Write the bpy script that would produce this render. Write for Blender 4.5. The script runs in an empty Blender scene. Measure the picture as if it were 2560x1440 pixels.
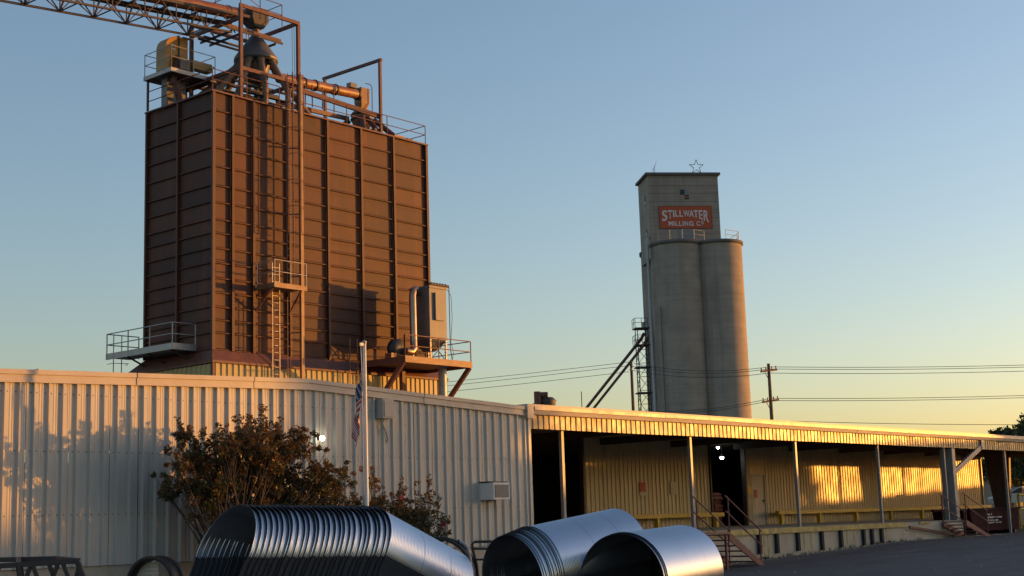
import bpy, math, random
import numpy as np
from mathutils import Vector, Matrix
random.seed(7)
rng = np.random.default_rng(7)
R = math.radians
sc = bpy.context.scene
COL = sc.collection

# ------------------------------------------------------------------ camera, sky, sun, exposure
# world axes: X runs along the warehouse front (receding to the right), Y runs back from it, z = 0 is eye level
HEAD = R(40.4)            # heading of the camera, measured from +X towards +Y
PITCH = R(9.385)
ROLL = R(1.83)
cam = bpy.data.cameras.new('camera')
cam.lens = 50.0; cam.sensor_width = 36.0; cam.clip_start = 0.1; cam.clip_end = 6000
camo = bpy.data.objects.new('camera', cam); COL.objects.link(camo)
fwd = Vector((math.cos(HEAD)*math.cos(PITCH), math.sin(HEAD)*math.cos(PITCH), math.sin(PITCH)))
rgt = Vector((math.sin(HEAD), -math.cos(HEAD), 0))
upv = rgt.cross(fwd)
r2 = rgt*math.cos(ROLL) - upv*math.sin(ROLL)
u2 = upv*math.cos(ROLL) + rgt*math.sin(ROLL)
camo.matrix_world = Matrix(((r2.x, u2.x, -fwd.x, 0), (r2.y, u2.y, -fwd.y, 0), (r2.z, u2.z, -fwd.z, 0), (0, 0, 0, 1)))
sc.camera = camo

SUN_AZ = R(-30.0)         # from +X (counter-clockwise positive)
SUN_EL = R(2.0)
world = bpy.data.worlds.new('World'); sc.world = world; world.use_nodes = True
wn = world.node_tree.nodes; wl = world.node_tree.links
sky = wn.new('ShaderNodeTexSky'); sky.sky_type = 'NISHITA'; sky.sun_disc = False
sky.sun_elevation = SUN_EL; sky.sun_rotation = math.pi/2 - SUN_AZ
sky.altitude = 300; sky.air_density = 1.0; sky.dust_density = 1.5; sky.ozone_density = 1.9
whs = wn.new('ShaderNodeHueSaturation'); whs.inputs['Saturation'].default_value = 0.96
wl.new(sky.outputs[0], whs.inputs['Color'])
wtint = wn.new('ShaderNodeMix'); wtint.data_type = 'RGBA'; wtint.blend_type = 'MULTIPLY'; wtint.inputs[0].default_value = 1.0
wtint.inputs[7].default_value = (1.0, 0.962, 1.005, 1); wl.new(whs.outputs[0], wtint.inputs[6])
wl.new(wtint.outputs[2], wn['Background'].inputs[0]); wn['Background'].inputs[1].default_value = 0.15

sl = bpy.data.lights.new('sun', 'SUN'); sl.energy = 1.45; sl.angle = R(0.5); sl.color = (1.0, 0.40, 0.06)
so = bpy.data.objects.new('sun', sl); COL.objects.link(so)
sdir = Vector((math.cos(SUN_AZ)*math.cos(SUN_EL), math.sin(SUN_AZ)*math.cos(SUN_EL), math.sin(SUN_EL)))
so.rotation_euler = sdir.to_track_quat('Z', 'Y').to_euler(); so.location = (60, -30, 30)

sc.view_settings.view_transform = 'Standard'; sc.view_settings.look = 'None'
sc.view_settings.exposure = 1.85; sc.view_settings.gamma = 1.0; sc.view_settings.use_curve_mapping = False
sc.render.resolution_x = 1024; sc.render.resolution_y = 576

# ------------------------------------------------------------------ materials
MATS = {}
def mat(name, base, rough=0.6, metal=0.0, dark=None, amt=0.5, scale=3.0, streak=None, samt=0.5, bump=0.0,
        bscale=40.0, rnd=0.0, spec=None, stretch=(1, 1, 0.12), rvar=0.0, wave=0.0, band=None, bamt=0.4, crack=None, flecks=None):
    if name in MATS: return MATS[name]
    m = bpy.data.materials.new(name); m.use_nodes = True
    nt = m.node_tree; n = nt.nodes; l = nt.links
    b = n['Principled BSDF']
    b.inputs['Roughness'].default_value = rough; b.inputs['Metallic'].default_value = metal
    if spec is not None: b.inputs['Specular IOR Level'].default_value = spec
    tc = n.new('ShaderNodeTexCoord')
    col = None
    rgb = n.new('ShaderNodeRGB'); rgb.outputs[0].default_value = (*base, 1); col = rgb.outputs[0]
    def noise(sc_, detail=6, vec=None, rough_=0.6):
        t = n.new('ShaderNodeTexNoise'); t.inputs['Scale'].default_value = sc_; t.inputs['Detail'].default_value = detail
        t.inputs['Roughness'].default_value = rough_
        l.new(vec if vec else tc.outputs['Object'], t.inputs['Vector']); return t.outputs[0]
    def ramp(src, a, c):
        t = n.new('ShaderNodeMapRange'); t.inputs[1].default_value = a; t.inputs[2].default_value = c
        l.new(src, t.inputs[0]); return t.outputs[0]
    def mul(src, k):
        t = n.new('ShaderNodeMath'); t.operation = 'MULTIPLY'; l.new(src, t.inputs[0]); t.inputs[1].default_value = k; return t.outputs[0]
    def mix(f, a, c2):
        t = n.new('ShaderNodeMix'); t.data_type = 'RGBA'; l.new(f, t.inputs[0]); l.new(a, t.inputs[6])
        t.inputs[7].default_value = (*c2, 1); return t.outputs[2]
    if dark is not None:
        col = mix(mul(ramp(noise(scale), 0.38, 0.68), amt), col, dark)
    if streak is not None:
        mp = n.new('ShaderNodeMapping'); mp.inputs['Scale'].default_value = stretch; l.new(tc.outputs['Object'], mp.inputs['Vector'])
        col = mix(mul(ramp(noise(scale*2.2, 5, mp.outputs[0]), 0.5, 0.72), samt), col, streak)
    if band is not None:
        mp = n.new('ShaderNodeMapping'); mp.inputs['Scale'].default_value = (0.02, 0.02, 2.2); l.new(tc.outputs['Object'], mp.inputs['Vector'])
        col = mix(mul(ramp(noise(1.0, 6, mp.outputs[0], 0.75), 0.45, 0.7), bamt), col, band)
    if crack is not None:
        vo = n.new('ShaderNodeTexVoronoi'); vo.feature = 'DISTANCE_TO_EDGE'; vo.inputs['Scale'].default_value = 0.28
        nz = n.new('ShaderNodeTexNoise'); nz.inputs['Scale'].default_value = 1.3; l.new(tc.outputs['Object'], nz.inputs['Vector'])
        va = n.new('ShaderNodeVectorMath'); va.operation = 'MULTIPLY_ADD'; va.inputs[1].default_value = (1.2, 1.2, 1.2)
        l.new(nz.outputs[1], va.inputs[0]); l.new(tc.outputs['Object'], va.inputs[2]); l.new(va.outputs[0], vo.inputs['Vector'])
        inv = n.new('ShaderNodeMapRange'); inv.inputs[1].default_value = 0.0; inv.inputs[2].default_value = 0.014; inv.inputs[3].default_value = 1.0; inv.inputs[4].default_value = 0.0
        l.new(vo.outputs['Distance'], inv.inputs[0])
        col = mix(mul(inv.outputs[0], 0.8), col, crack)
    if flecks is not None:
        col = mix(mul(ramp(noise(26.0, 3), 0.60, 0.70), 0.6), col, flecks)
    if rnd > 0:
        oi = n.new('ShaderNodeObjectInfo')
        mr = n.new('ShaderNodeMapRange'); mr.inputs[3].default_value = 1-rnd; mr.inputs[4].default_value = 1+rnd
        l.new(oi.outputs['Random'], mr.inputs[0])
        hs = n.new('ShaderNodeHueSaturation'); l.new(mr.outputs[0], hs.inputs['Value']); l.new(col, hs.inputs['Color']); col = hs.outputs[0]
    l.new(col, b.inputs['Base Color'])
    if rvar > 0:
        mr = n.new('ShaderNodeMapRange'); mr.inputs[3].default_value = max(0.03, rough-rvar); mr.inputs[4].default_value = rough+rvar
        mr.inputs[1].default_value = 0.3; mr.inputs[2].default_value = 0.7
        l.new(noise(scale*1.7), mr.inputs[0]); l.new(mr.outputs[0], b.inputs['Roughness'])
    nrm = None
    if wave > 0:
        bp = n.new('ShaderNodeBump'); bp.inputs['Strength'].default_value = 1.0; bp.inputs['Distance'].default_value = wave
        l.new(noise(2.3, 1), bp.inputs['Height']); nrm = bp.outputs[0]
    if bump > 0:
        bp = n.new('ShaderNodeBump'); bp.inputs['Strength'].default_value = bump; bp.inputs['Distance'].default_value = 0.01
        l.new(noise(bscale, 4), bp.inputs['Height'])
        if nrm: l.new(nrm, bp.inputs['Normal'])
        nrm = bp.outputs[0]
    if nrm: l.new(nrm, b.inputs['Normal'])
    MATS[name] = m
    return m
def emit(name, colr, s):
    m = bpy.data.materials.new(name); m.use_nodes = True
    b = m.node_tree.nodes['Principled BSDF']; b.inputs['Base Color'].default_value = (*colr, 1)
    b.inputs['Emission Color'].default_value = (*colr, 1); b.inputs['Emission Strength'].default_value = s
    return m

M_WALL = mat('white_wall_paint', (0.52, 0.49, 0.43), 0.42, dark=(0.43, 0.405, 0.35), amt=0.45, scale=0.9, streak=(0.36, 0.32, 0.25), samt=0.28, rnd=0.03, rvar=0.06, wave=0.004)
M_TRIM = mat('trim_paint', (0.50, 0.44, 0.36), 0.45, dark=(0.36, 0.30, 0.24), amt=0.5, scale=1.5, rnd=0.05, rvar=0.06)
M_TAN = mat('tan_wall_paint', (0.54, 0.44, 0.25), 0.42, spec=0.28, dark=(0.42, 0.35, 0.21), amt=0.5, scale=0.8, streak=(0.25, 0.2, 0.12), samt=0.3, rnd=0.04, rvar=0.08, wave=0.012)
M_FASC = mat('fascia_paint', (0.45, 0.31, 0.15), 0.42, spec=0.4, dark=(0.33, 0.23, 0.12), amt=0.5, scale=1.2, rnd=0.07, rvar=0.1, wave=0.03)
M_YEL = mat('base_yellow_paint', (0.44, 0.34, 0.13), 0.5, dark=(0.34, 0.25, 0.10), amt=0.5, scale=1.0, rnd=0.04)
M_RUST = mat('rusty_panel_paint', (0.080, 0.0212, 0.0072), 0.68, dark=(0.048, 0.017, 0.009), amt=0.8, scale=0.55, streak=(0.15, 0.046, 0.014), samt=0.75, rnd=0.24, flecks=(0.05, 0.018, 0.010), bump=0.15, bscale=25)
M_STIF = mat('rusty_rib_paint', (0.095, 0.029, 0.012), 0.6, dark=(0.05, 0.02, 0.011), amt=0.6, scale=2.5, rnd=0.06)
M_RSTEEL = mat('rusty_red_steel', (0.145, 0.05, 0.033), 0.6, dark=(0.06, 0.028, 0.022), amt=0.6, scale=3.0, streak=(0.25, 0.10, 0.03), samt=0.4, rnd=0.06)
M_DSTEEL = mat('dark_weathered_steel', (0.055, 0.042, 0.038), 0.6, dark=(0.03, 0.022, 0.02), amt=0.6, scale=3.0)
M_GSTEEL = mat('galvanised_steel', (0.42, 0.40, 0.37), 0.5, metal=0.4, dark=(0.28, 0.24, 0.2), amt=0.6, scale=4.0)
M_SPOUT = mat('spout_steel', (0.27, 0.175, 0.10), 0.55, metal=0.25, dark=(0.14, 0.07, 0.035), amt=0.75, scale=2.2, streak=(0.30, 0.13, 0.04), samt=0.5)
M_CONE = mat('cone_grey_steel', (0.14, 0.13, 0.12), 0.5, metal=0.3, dark=(0.08, 0.065, 0.055), amt=0.6, scale=2.0)
M_TUBE = mat('rusty_tube', (0.24, 0.085, 0.035), 0.5, dark=(0.12, 0.045, 0.025), amt=0.6, scale=1.6, streak=(0.42, 0.28, 0.16), samt=0.5, stretch=(0.5, 2, 2))
M_HEAD = mat('ochre_machine_paint', (0.48, 0.27, 0.06), 0.45, dark=(0.3, 0.16, 0.05), amt=0.5, scale=3)
M_GREYP = mat('grey_machine_paint', (0.16, 0.16, 0.155), 0.5, dark=(0.10, 0.095, 0.09), amt=0.5, scale=2, streak=(0.26, 0.17, 0.09), samt=0.4)
M_COPPER = mat('duct_metal', (0.50, 0.32, 0.20), 0.32, metal=0.85, dark=(0.35, 0.2, 0.12), amt=0.5, scale=3)
M_CONC = mat('silo_concrete', (0.39, 0.325, 0.25), 0.9, dark=(0.26, 0.225, 0.18), amt=0.75, scale=0.5, streak=(0.20, 0.17, 0.14), samt=0.6, bump=0.2, bscale=6, stretch=(1, 1, 0.06), band=(0.22, 0.185, 0.15), bamt=0.55)
M_CAP = mat('silo_cap_concrete', (0.16, 0.145, 0.13), 0.9, dark=(0.10, 0.09, 0.085), amt=0.6, scale=0.6)
M_DOCK = mat('dock_concrete', (0.50, 0.44, 0.33), 0.9, dark=(0.36, 0.315, 0.235), amt=0.7, scale=0.9, streak=(0.24, 0.20, 0.15), samt=0.45, bump=0.3, bscale=12, stretch=(1, 1, 0.2))
M_DECK = mat('deck_concrete', (0.40, 0.36, 0.29), 0.9, dark=(0.28, 0.25, 0.20), amt=0.6, scale=0.7, bump=0.3, bscale=12)
M_ASPH = mat('asphalt', (0.066, 0.066, 0.068), 0.88, dark=(0.036, 0.036, 0.038), amt=0.85, scale=0.3, streak=(0.10, 0.094, 0.084), samt=0.6, bump=0.5, bscale=30, stretch=(0.25, 1.6, 1), crack=(0.022, 0.021, 0.021), flecks=(0.078, 0.075, 0.072))
M_GRASS = mat('grass', (0.045, 0.075, 0.022), 0.9, dark=(0.06, 0.06, 0.025), amt=0.6, scale=0.6, bump=0.6, bscale=14)
M_YP = mat('safety_yellow', (0.62, 0.42, 0.03), 0.5, dark=(0.25, 0.17, 0.04), amt=0.5, scale=4)
M_YE = mat('worn_yellow_edge', (0.52, 0.41, 0.11), 0.6, dark=(0.14, 0.11, 0.06), amt=0.75, scale=3.2, streak=(0.10, 0.08, 0.05), samt=0.5, stretch=(1, 1, 1))
M_MAR = mat('maroon_paint', (0.16, 0.045, 0.05), 0.55, dark=(0.09, 0.028, 0.03), amt=0.5, scale=4)
M_TREAD = mat('worn_tread', (0.26, 0.15, 0.13), 0.7, dark=(0.14, 0.06, 0.055), amt=0.7, scale=5)
M_DUMP = mat('dumpster_paint', (0.032, 0.0065, 0.009), 0.8, spec=0.1, dark=(0.02, 0.006, 0.007), amt=0.6, scale=1.5, streak=(0.045, 0.016, 0.013), samt=0.35)
M_DUMPB = mat('dumpster_rust', (0.26, 0.11, 0.07), 0.7, dark=(0.14, 0.06, 0.04), amt=0.6, scale=3)
M_POST = mat('post_paint', (0.27, 0.27, 0.26), 0.45, dark=(0.18, 0.17, 0.15), amt=0.5, scale=3)
M_BLACK = mat('black_rubber', (0.016, 0.016, 0.018), 0.8, dark=(0.03, 0.028, 0.026), amt=0.5, scale=6)
M_BSTEEL = mat('black_steel', (0.025, 0.024, 0.024), 0.5)
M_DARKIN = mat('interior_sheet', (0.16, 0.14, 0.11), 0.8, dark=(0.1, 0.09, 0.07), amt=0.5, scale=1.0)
M_SOFF = mat('soffit_sheet', (0.26, 0.225, 0.18), 0.8, dark=(0.18, 0.155, 0.125), amt=0.5, scale=1.0)
M_ROOF = mat('roof_sheet', (0.36, 0.34, 0.31), 0.5, dark=(0.28, 0.25, 0.22), amt=0.5, scale=0.6)
M_GALV = mat('bright_galvanised', (0.66, 0.69, 0.73), 0.30, metal=1.0, dark=(0.58, 0.61, 0.65), amt=0.5, scale=1.5)
M_SHADE_SEAM = mat('sheet_shade_and_seams', (0.035, 0.036, 0.04), 0.7)  # shade painted in gaps, on legs and in mouths; also the seam lines
M_WHITE = mat('white_paint', (0.70, 0.70, 0.68), 0.5, dark=(0.58, 0.57, 0.53), amt=0.4, scale=3)
M_CREAM = mat('cream_panel', (0.60, 0.56, 0.44), 0.5)
M_BOXG = mat('meter_grey', (0.42, 0.40, 0.36), 0.5, dark=(0.33, 0.31, 0.27), amt=0.4, scale=5)
M_GRILLE = mat('grille_grey', (0.24, 0.235, 0.23), 0.6, dark=(0.15, 0.15, 0.15), amt=0.6, scale=30)
M_SIGNO = mat('sign_orange', (0.50, 0.085, 0.022), 0.6, dark=(0.40, 0.075, 0.025), amt=0.5, scale=0.8)
M_SIGNW = mat('sign_white', (0.72, 0.70, 0.66), 0.6, dark=(0.50, 0.45, 0.40), amt=0.5, scale=2.5)
M_SIGNB = mat('sign_border', (0.16, 0.05, 0.03), 0.6)
M_WOOD = mat('pole_wood', (0.17, 0.105, 0.06), 0.85, dark=(0.09, 0.06, 0.04), amt=0.6, scale=1.2, streak=(0.24, 0.15, 0.09), samt=0.4)
M_TIMB = mat('timber', (0.26, 0.18, 0.11), 0.85, dark=(0.16, 0.11, 0.07), amt=0.6, scale=3)
M_WIRE = mat('wire', (0.04, 0.04, 0.042), 0.6)
M_BARK = mat('bark', (0.07, 0.052, 0.04), 0.9, dark=(0.04, 0.03, 0.025), amt=0.6, scale=6)
M_RED = mat('flag_red', (0.42, 0.045, 0.05), 0.8)
M_FW = mat('flag_white', (0.62, 0.58, 0.54), 0.8)
M_BLUE = mat('flag_blue', (0.028, 0.035, 0.10), 0.8)
M_BAG = mat('feed_bag_red', (0.26, 0.05, 0.03), 0.7, dark=(0.30, 0.22, 0.17), amt=0.6, scale=3, rnd=0.15)
M_DOOR = mat('door_paint', (0.40, 0.38, 0.33), 0.5, dark=(0.30, 0.28, 0.24), amt=0.5, scale=3)
M_CAR = mat('car_silver', (0.42, 0.44, 0.46), 0.3, metal=0.5)
M_GLASS = mat('dark_glass', (0.02, 0.024, 0.03), 0.1)
M_BRICK = mat('stucco', (0.33, 0.27, 0.20), 0.85, dark=(0.27, 0.22, 0.16), amt=0.5, scale=1)
M_SHING = mat('shingle', (0.12, 0.10, 0.09), 0.9)
M_DIAL = mat('sign_blue_grey', (0.14, 0.20, 0.30), 0.5)
M_REDS = mat('sign_red', (0.46, 0.08, 0.05), 0.6, dark=(0.35, 0.1, 0.07), amt=0.5, scale=12)
M_PAPER = mat('paper', (0.60, 0.52, 0.40), 0.8)

def leafmat(name, base, var):
    m = bpy.data.materials.new(name); m.use_nodes = True
    n = m.node_tree.nodes; l = m.node_tree.links; b = n['Principled BSDF']
    b.inputs['Roughness'].default_value = 0.6
    at = n.new('ShaderNodeVertexColor'); at.layer_name = 'tone'
    mx = n.new('ShaderNodeMix'); mx.data_type = 'RGBA'
    sep = n.new('ShaderNodeSeparateColor'); l.new(at.outputs[0], sep.inputs[0])
    l.new(sep.outputs[0], mx.inputs[0]); mx.inputs[6].default_value = (*base, 1); mx.inputs[7].default_value = (*var, 1)
    l.new(mx.outputs[2], b.inputs['Base Color'])
    tr = n.new('ShaderNodeBsdfTranslucent'); l.new(mx.outputs[2], tr.inputs[0])
    ms = n.new('ShaderNodeMixShader'); ms.inputs[0].default_value = 0.3
    l.new(b.outputs[0], ms.inputs[1]); l.new(tr.outputs[0], ms.inputs[2]); l.new(ms.outputs[0], n['Material Output'].inputs[0])
    return m
M_LEAF_A = leafmat('myrtle_leaf', (0.058, 0.072, 0.022), (0.25, 0.085, 0.036))
M_LEAF_B = leafmat('tree_leaf', (0.035, 0.060, 0.018), (0.075, 0.085, 0.026))
M_BLOOM = mat('myrtle_bloom', (0.42, 0.03, 0.06), 0.7)

# ------------------------------------------------------------------ mesh helpers
ORG = {}
def V(*a): return np.array(a, float)
def unit(a): a = np.asarray(a, float); return a/np.linalg.norm(a)
class MB:
    def __init__(s): s.v = []; s.f = []; s.mi = []; s.sm = []
    def add(s, vs, fs, mi=0, smooth=False):
        o = len(s.v); s.v += [tuple(map(float, p)) for p in vs]
        for f in fs: s.f.append(tuple(i+o for i in f)); s.mi.append(mi); s.sm.append(smooth)
        return s
    def hexa(s, p, mi=0):
        return s.add(p, [(0, 3, 2, 1), (4, 5, 6, 7), (0, 1, 5, 4), (1, 2, 6, 5), (2, 3, 7, 6), (3, 0, 4, 7)], mi)
    def box(s, x0, x1, y0, y1, z0, z1, mi=0):
        return s.hexa([(x0, y0, z0), (x1, y0, z0), (x1, y1, z0), (x0, y1, z0), (x0, y0, z1), (x1, y0, z1), (x1, y1, z1), (x0, y1, z1)], mi)
    def bar(s, p, q, w, h=None, up=(0, 0, 1), mi=0):
        p = V(*p); q = V(*q); h = h or w; d = unit(q-p); up = V(*up)
        if abs(d @ up) > 0.98: up = V(1, 0, 0)
        a = unit(np.cross(d, up))*w/2; b = unit(np.cross(a, d))*h/2
        return s.hexa([p-a-b, p+a-b, p+a+b, p-a+b, q-a-b, q+a-b, q+a+b, q-a+b], mi)
    def tube(s, pts, r, n=8, cap=True, mi=0, smooth=True):
        pts = [V(*p) for p in pts]; rs = r if isinstance(r, (list, tuple)) else [r]*len(pts)
        rings = []; prev = None
        for i, p in enumerate(pts):
            d = unit(pts[min(i+1, len(pts)-1)]-pts[max(i-1, 0)])
            if prev is None:
                u = V(0, 0, 1) if abs(d[2]) < 0.9 else V(1, 0, 0)
                a = unit(np.cross(d, u))
            else: a = unit(prev-d*(prev@d))
            prev = a; b = np.cross(d, a)
            rings.append([p+rs[i]*(a*math.cos(t)+b*math.sin(t)) for t in np.linspace(0, 2*math.pi, n, endpoint=False)])
        vs = [p for r_ in rings for p in r_]; fs = []
        for i in range(len(pts)-1):
            for j in range(n): fs.append((i*n+j, i*n+(j+1) % n, (i+1)*n+(j+1) % n, (i+1)*n+j))
        s.add(vs, fs, mi, smooth)
        if cap: s.add(rings[0], [tuple(range(n))[::-1]], mi); s.add(rings[-1], [tuple(range(n))], mi)
        return s
    def lathe(s, c, prof, n=20, mi=0, smooth=True, a0=0, a1=2*math.pi):
        # prof: (r, z) pairs
        full = abs(a1-a0-2*math.pi) < 1e-6; m = n if full else n+1
        ts = [a0+(a1-a0)*j/n for j in range(m)]
        vs = [(c[0]+r*math.cos(t), c[1]+r*math.sin(t), c[2]+z) for r, z in prof for t in ts]; fs = []
        for i in range(len(prof)-1):
            for j in range(n):
                k = (j+1) % m
                fs.append((i*m+j, i*m+k, (i+1)*m+k, (i+1)*m+j))
        return s.add(vs, fs, mi, smooth)
    def prism(s, poly, axis, a, b, mi=0):
        # poly of 2D points in the plane normal to axis ('x': (y,z), 'y': (x,z), 'z': (x,y))
        n = len(poly)
        def P(p, t): return {'x': (t, p[0], p[1]), 'y': (p[0], t, p[1]), 'z': (p[0], p[1], t)}[axis]
        vs = [P(p, a) for p in poly]+[P(p, b) for p in poly]
        fs = [tuple(range(n))[::-1], tuple(range(n, 2*n))]+[(i, (i+1) % n, n+(i+1) % n, n+i) for i in range(n)]
        return s.add(vs, fs, mi)
    def build(s, name, mats, parent=None, origin=None):
        me = bpy.data.meshes.new(name)
        if parent is not None: o = ORG[parent.name]
        else: o = V(*origin) if origin is not None else V(0, 0, 0)
        me.from_pydata([tuple(np.array(p)-o) for p in s.v], [], s.f)
        for m in (mats if isinstance(mats, (list, tuple)) else [mats]): me.materials.append(m)
        me.polygons.foreach_set('material_index', s.mi); me.polygons.foreach_set('use_smooth', s.sm)
        me.update()
        ob = bpy.data.objects.new(name, me); COL.objects.link(ob)
        if parent is not None: ob.parent = parent
        else: ob.location = tuple(o)
        ORG[ob.name] = o
        return ob
def tag(o, label, cat, group=None):
    o['label'] = label; o['category'] = cat
    if group: o['group'] = group
    return o
def thing(name, label, cat, loc=(0, 0, 0), group=None, rotz=0.0, local=False):
    o = bpy.data.objects.new(name, None); COL.objects.link(o); o.location = loc; o.rotation_euler = (0, 0, rotz); o.empty_display_size = 0.3
    ORG[o.name] = V(0, 0, 0) if local else V(*loc)
    return tag(o, label, cat, group)
def struct(o): o['kind'] = 'structure'; return o
def share(src, name, parent, off):
    # another copy of a part's mesh, moved by off
    o = bpy.data.objects.new(name, src.data); COL.objects.link(o); o.parent = parent; o.location = tuple(off)
    return o
def c2w(r, f, z):  # heading-aligned layout: r metres right, f metres ahead
    return V(f*math.cos(HEAD)+r*math.sin(HEAD), f*math.sin(HEAD)-r*math.cos(HEAD), z)
def gz(u):
    return float(np.interp(u, [-60, 29, 40.5, 50, 64, 100, 140], [-1.72, -1.70, -1.40, -1.12, -1.10, 0.05, 0.05]))

# ------------------------------------------------------------------ ground
us = [-1500, -300, -60, 0, 20, 29, 34, 40.5, 45, 50, 57, 64, 75, 88, 100, 140, 400, 1500]
vs_ = [-1500, -300, -80, -30, 0, 12, 24, 40, 70, 130, 300, 1500]
gv = [(u, v, gz(u) if v < 140 else gz(u)*0.0-1.6 if v > 250 else gz(u)) for v in vs_ for u in us]
gf = []
gm = []
for j in range(len(vs_)-1):
    for i in range(len(us)-1):
        a = j*len(us)+i; gf.append((a, a+1, a+1+len(us), a+len(us)))
        gm.append(1 if us[i] >= 64 else 0)
g = MB(); g.v = gv; g.f = gf; g.mi = gm; g.sm = [True]*len(gf)
gr = struct(g.build('ground', [M_ASPH, M_GRASS]))
M_PATCH = mat('asphalt_patch', (0.036, 0.036, 0.038), 0.85, dark=(0.05, 0.05, 0.05), amt=0.6, scale=0.8, bump=0.5, bscale=30)
M_PALE = mat('worn_asphalt', (0.095, 0.090, 0.082), 0.9, dark=(0.07, 0.068, 0.064), amt=0.7, scale=0.9, bump=0.5, bscale=30)
def patch(cu, cv, ru, rv, m, seed, dz):
    rr = random.Random(seed); n_ = 22
    pts = [(cu+ru*math.cos(6.2832*i/n_)*rr.uniform(0.75, 1.1), cv+rv*math.sin(6.2832*i/n_)*rr.uniform(0.75, 1.1)) for i in range(n_)]
    MB().add([(x, y, gz(x)+dz) for x, y in pts]+[(cu, cv, gz(cu)+dz)], [(i, (i+1) % n_, n_) for i in range(n_)]).build('asphalt_patch', m, gr)
patch(51.5, 20.6, 1.3, 0.5, M_PATCH, 1, 0.006); patch(56.5, 18.5, 2.2, 0.45, M_PALE, 2, 0.008); patch(44.0, 20.8, 1.6, 0.4, M_PALE, 3, 0.008); patch(60.0, 15.8, 1.3, 0.8, M_PATCH, 4, 0.006); patch(47.5, 18.2, 2.6, 0.30, M_PATCH, 5, 0.006); patch(53.0, 22.8, 2.5, 0.5, M_PALE, 6, 0.010)

# ------------------------------------------------------------------ ribbed sheet panels
def profile(width, pitch, h, wb, wt, minor=0):
    pts = [(0, 0)]
    n = int(round(width/pitch))
    for i in range(n):
        c = (i+0.5)*pitch
        if minor:
            for k in (-1, 1):
                m = c+k*pitch*0.5*0 + (k*pitch/3.0 if True else 0)
            pts += [(c-wb/2, 0), (c-wt/2, h), (c+wt/2, h), (c+wb/2, 0)]
            for f_ in (0.36, 0.64):
                x = c+wb/2+(pitch-wb)*f_
                if x < width-0.02: pts += [(x-0.018, 0), (x-0.009, minor), (x+0.009, minor), (x+0.018, 0)]
        else:
            pts += [(c-wb/2, 0), (c-wt/2, h), (c+wt/2, h), (c+wb/2, 0)]
    pts.append((width, 0))
    return pts
def ribbed(name, u0, width, v, z0, ztop, pitch, h, wb, wt, m, parent, minor=0, sgn=-1, t=0.004):
    # vertical sheet in the plane Y = v, ribs towards sgn*Y; ztop may be a function of u
    pr = profile(width, pitch, h, wb, wt, minor); n = len(pr)
    zt = ztop if callable(ztop) else (lambda u: ztop)
    mb = MB()
    vs = [(u0+x, v+sgn*y, z0) for x, y in pr]+[(u0+x, v+sgn*y, zt(u0+x)) for x, y in pr]
    fs = [(i, i+1, n+i+1, n+i) if sgn < 0 else (i, n+i, n+i+1, i+1) for i in range(n-1)]
    mb.add(vs, fs)
    ob = mb.build(name, m, parent)
    return ob

# ------------------------------------------------------------------ white gable warehouse
VW = 24.3
RU, RZ = 21.32, 3.30
def gable(u): return RZ-(RU-u)*0.030 if u < RU else RZ-(u-RU)*0.0415
wh = thing('warehouse', 'white ribbed metal gable warehouse wall with beige rake trim, behind the leafy shrub', 'warehouse', (20, VW, -1.7))
PW = 0.915
k = 0
u = 29.0-PW
while u > 9.5:
    ribbed('wall_panel', u+0.004, PW-0.008, VW+ (0.0 if k % 2 else 0.002), -0.56, lambda x: gable(x)-0.16, 0.305, 0.052, 0.10, 0.036, M_WALL, wh, minor=0.004)
    u -= PW; k += 1
UL = u+PW
MB().box(UL, 29.0, VW+0.03, VW+0.25, -2.2, -0.57).build('foundation', M_DOCK, wh)
# rake trim in lengths with overlapping joints
def rake(a, b, lift=0.0):
    mb = MB(); za, zb = gable(a), gable(b)
    y0 = VW-0.075-lift
    mb.hexa([(a, y0, za-0.17), (b, y0, zb-0.17), (b, VW-0.003, zb-0.17), (a, VW-0.003, za-0.17), (a, y0, za-0.045), (b, y0, zb-0.045), (b, VW-0.003, zb-0.045), (a, VW-0.003, za-0.045)])
    y1 = y0-0.03
    mb.hexa([(a, y1, za-0.043), (b, y1, zb-0.043), (b, VW-0.003, zb-0.043), (a, VW-0.003, za-0.043), (a, y1, za+0.05), (b, y1, zb+0.05), (b, VW-0.003, zb+0.05), (a, VW-0.003, za+0.05)])
    mb.hexa([(a, y0-0.012, za-0.195), (b, y0-0.012, zb-0.195), (b, VW-0.003, zb-0.195), (a, VW-0.003, za-0.195), (a, y0-0.012, za-0.172), (b, y0-0.012, zb-0.172), (b, VW-0.003, zb-0.172), (a, VW-0.003, za-0.172)])
    return mb.build('rake_trim', M_TRIM, wh)
rake(UL, 13.0); rake(13.0, 16.74, 0.0); rake(16.745, 19.72, 0.012); rake(19.725, RU, 0.02); rake(RU+0.005, 25.0, 0.0); rake(25.005, 28.86, 0.01)
MB().box(28.84, 29.10, VW-0.16, VW+0.2, gable(29)-0.26, gable(29)+0.085).build('corner_box', M_TRIM, wh)
MB().box(28.985, 29.085, VW-0.045, VW+0.10, -0.56, gable(29)-0.262).build('corner_trim', M_WALL, wh)
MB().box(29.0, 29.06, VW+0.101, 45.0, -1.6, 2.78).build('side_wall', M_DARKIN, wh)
mb = MB()
for a, b in ((UL, RU), (RU, 29.0)):
    mb.hexa([(a, VW, gable(a)-0.04), (b, VW, gable(b)-0.04), (b, 45, gable(b)-0.04), (a, 45, gable(a)-0.04), (a, VW, gable(a)+0.03), (b, VW, gable(b)+0.03), (b, 45, gable(b)+0.03), (a, 45, gable(a)+0.03)])
mb.build('roof', M_ROOF, wh)
MB().box(UL, 29.0, 44.9, 45.0, -2.2, 2.6).build('back_wall', M_DARKIN, wh)
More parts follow.
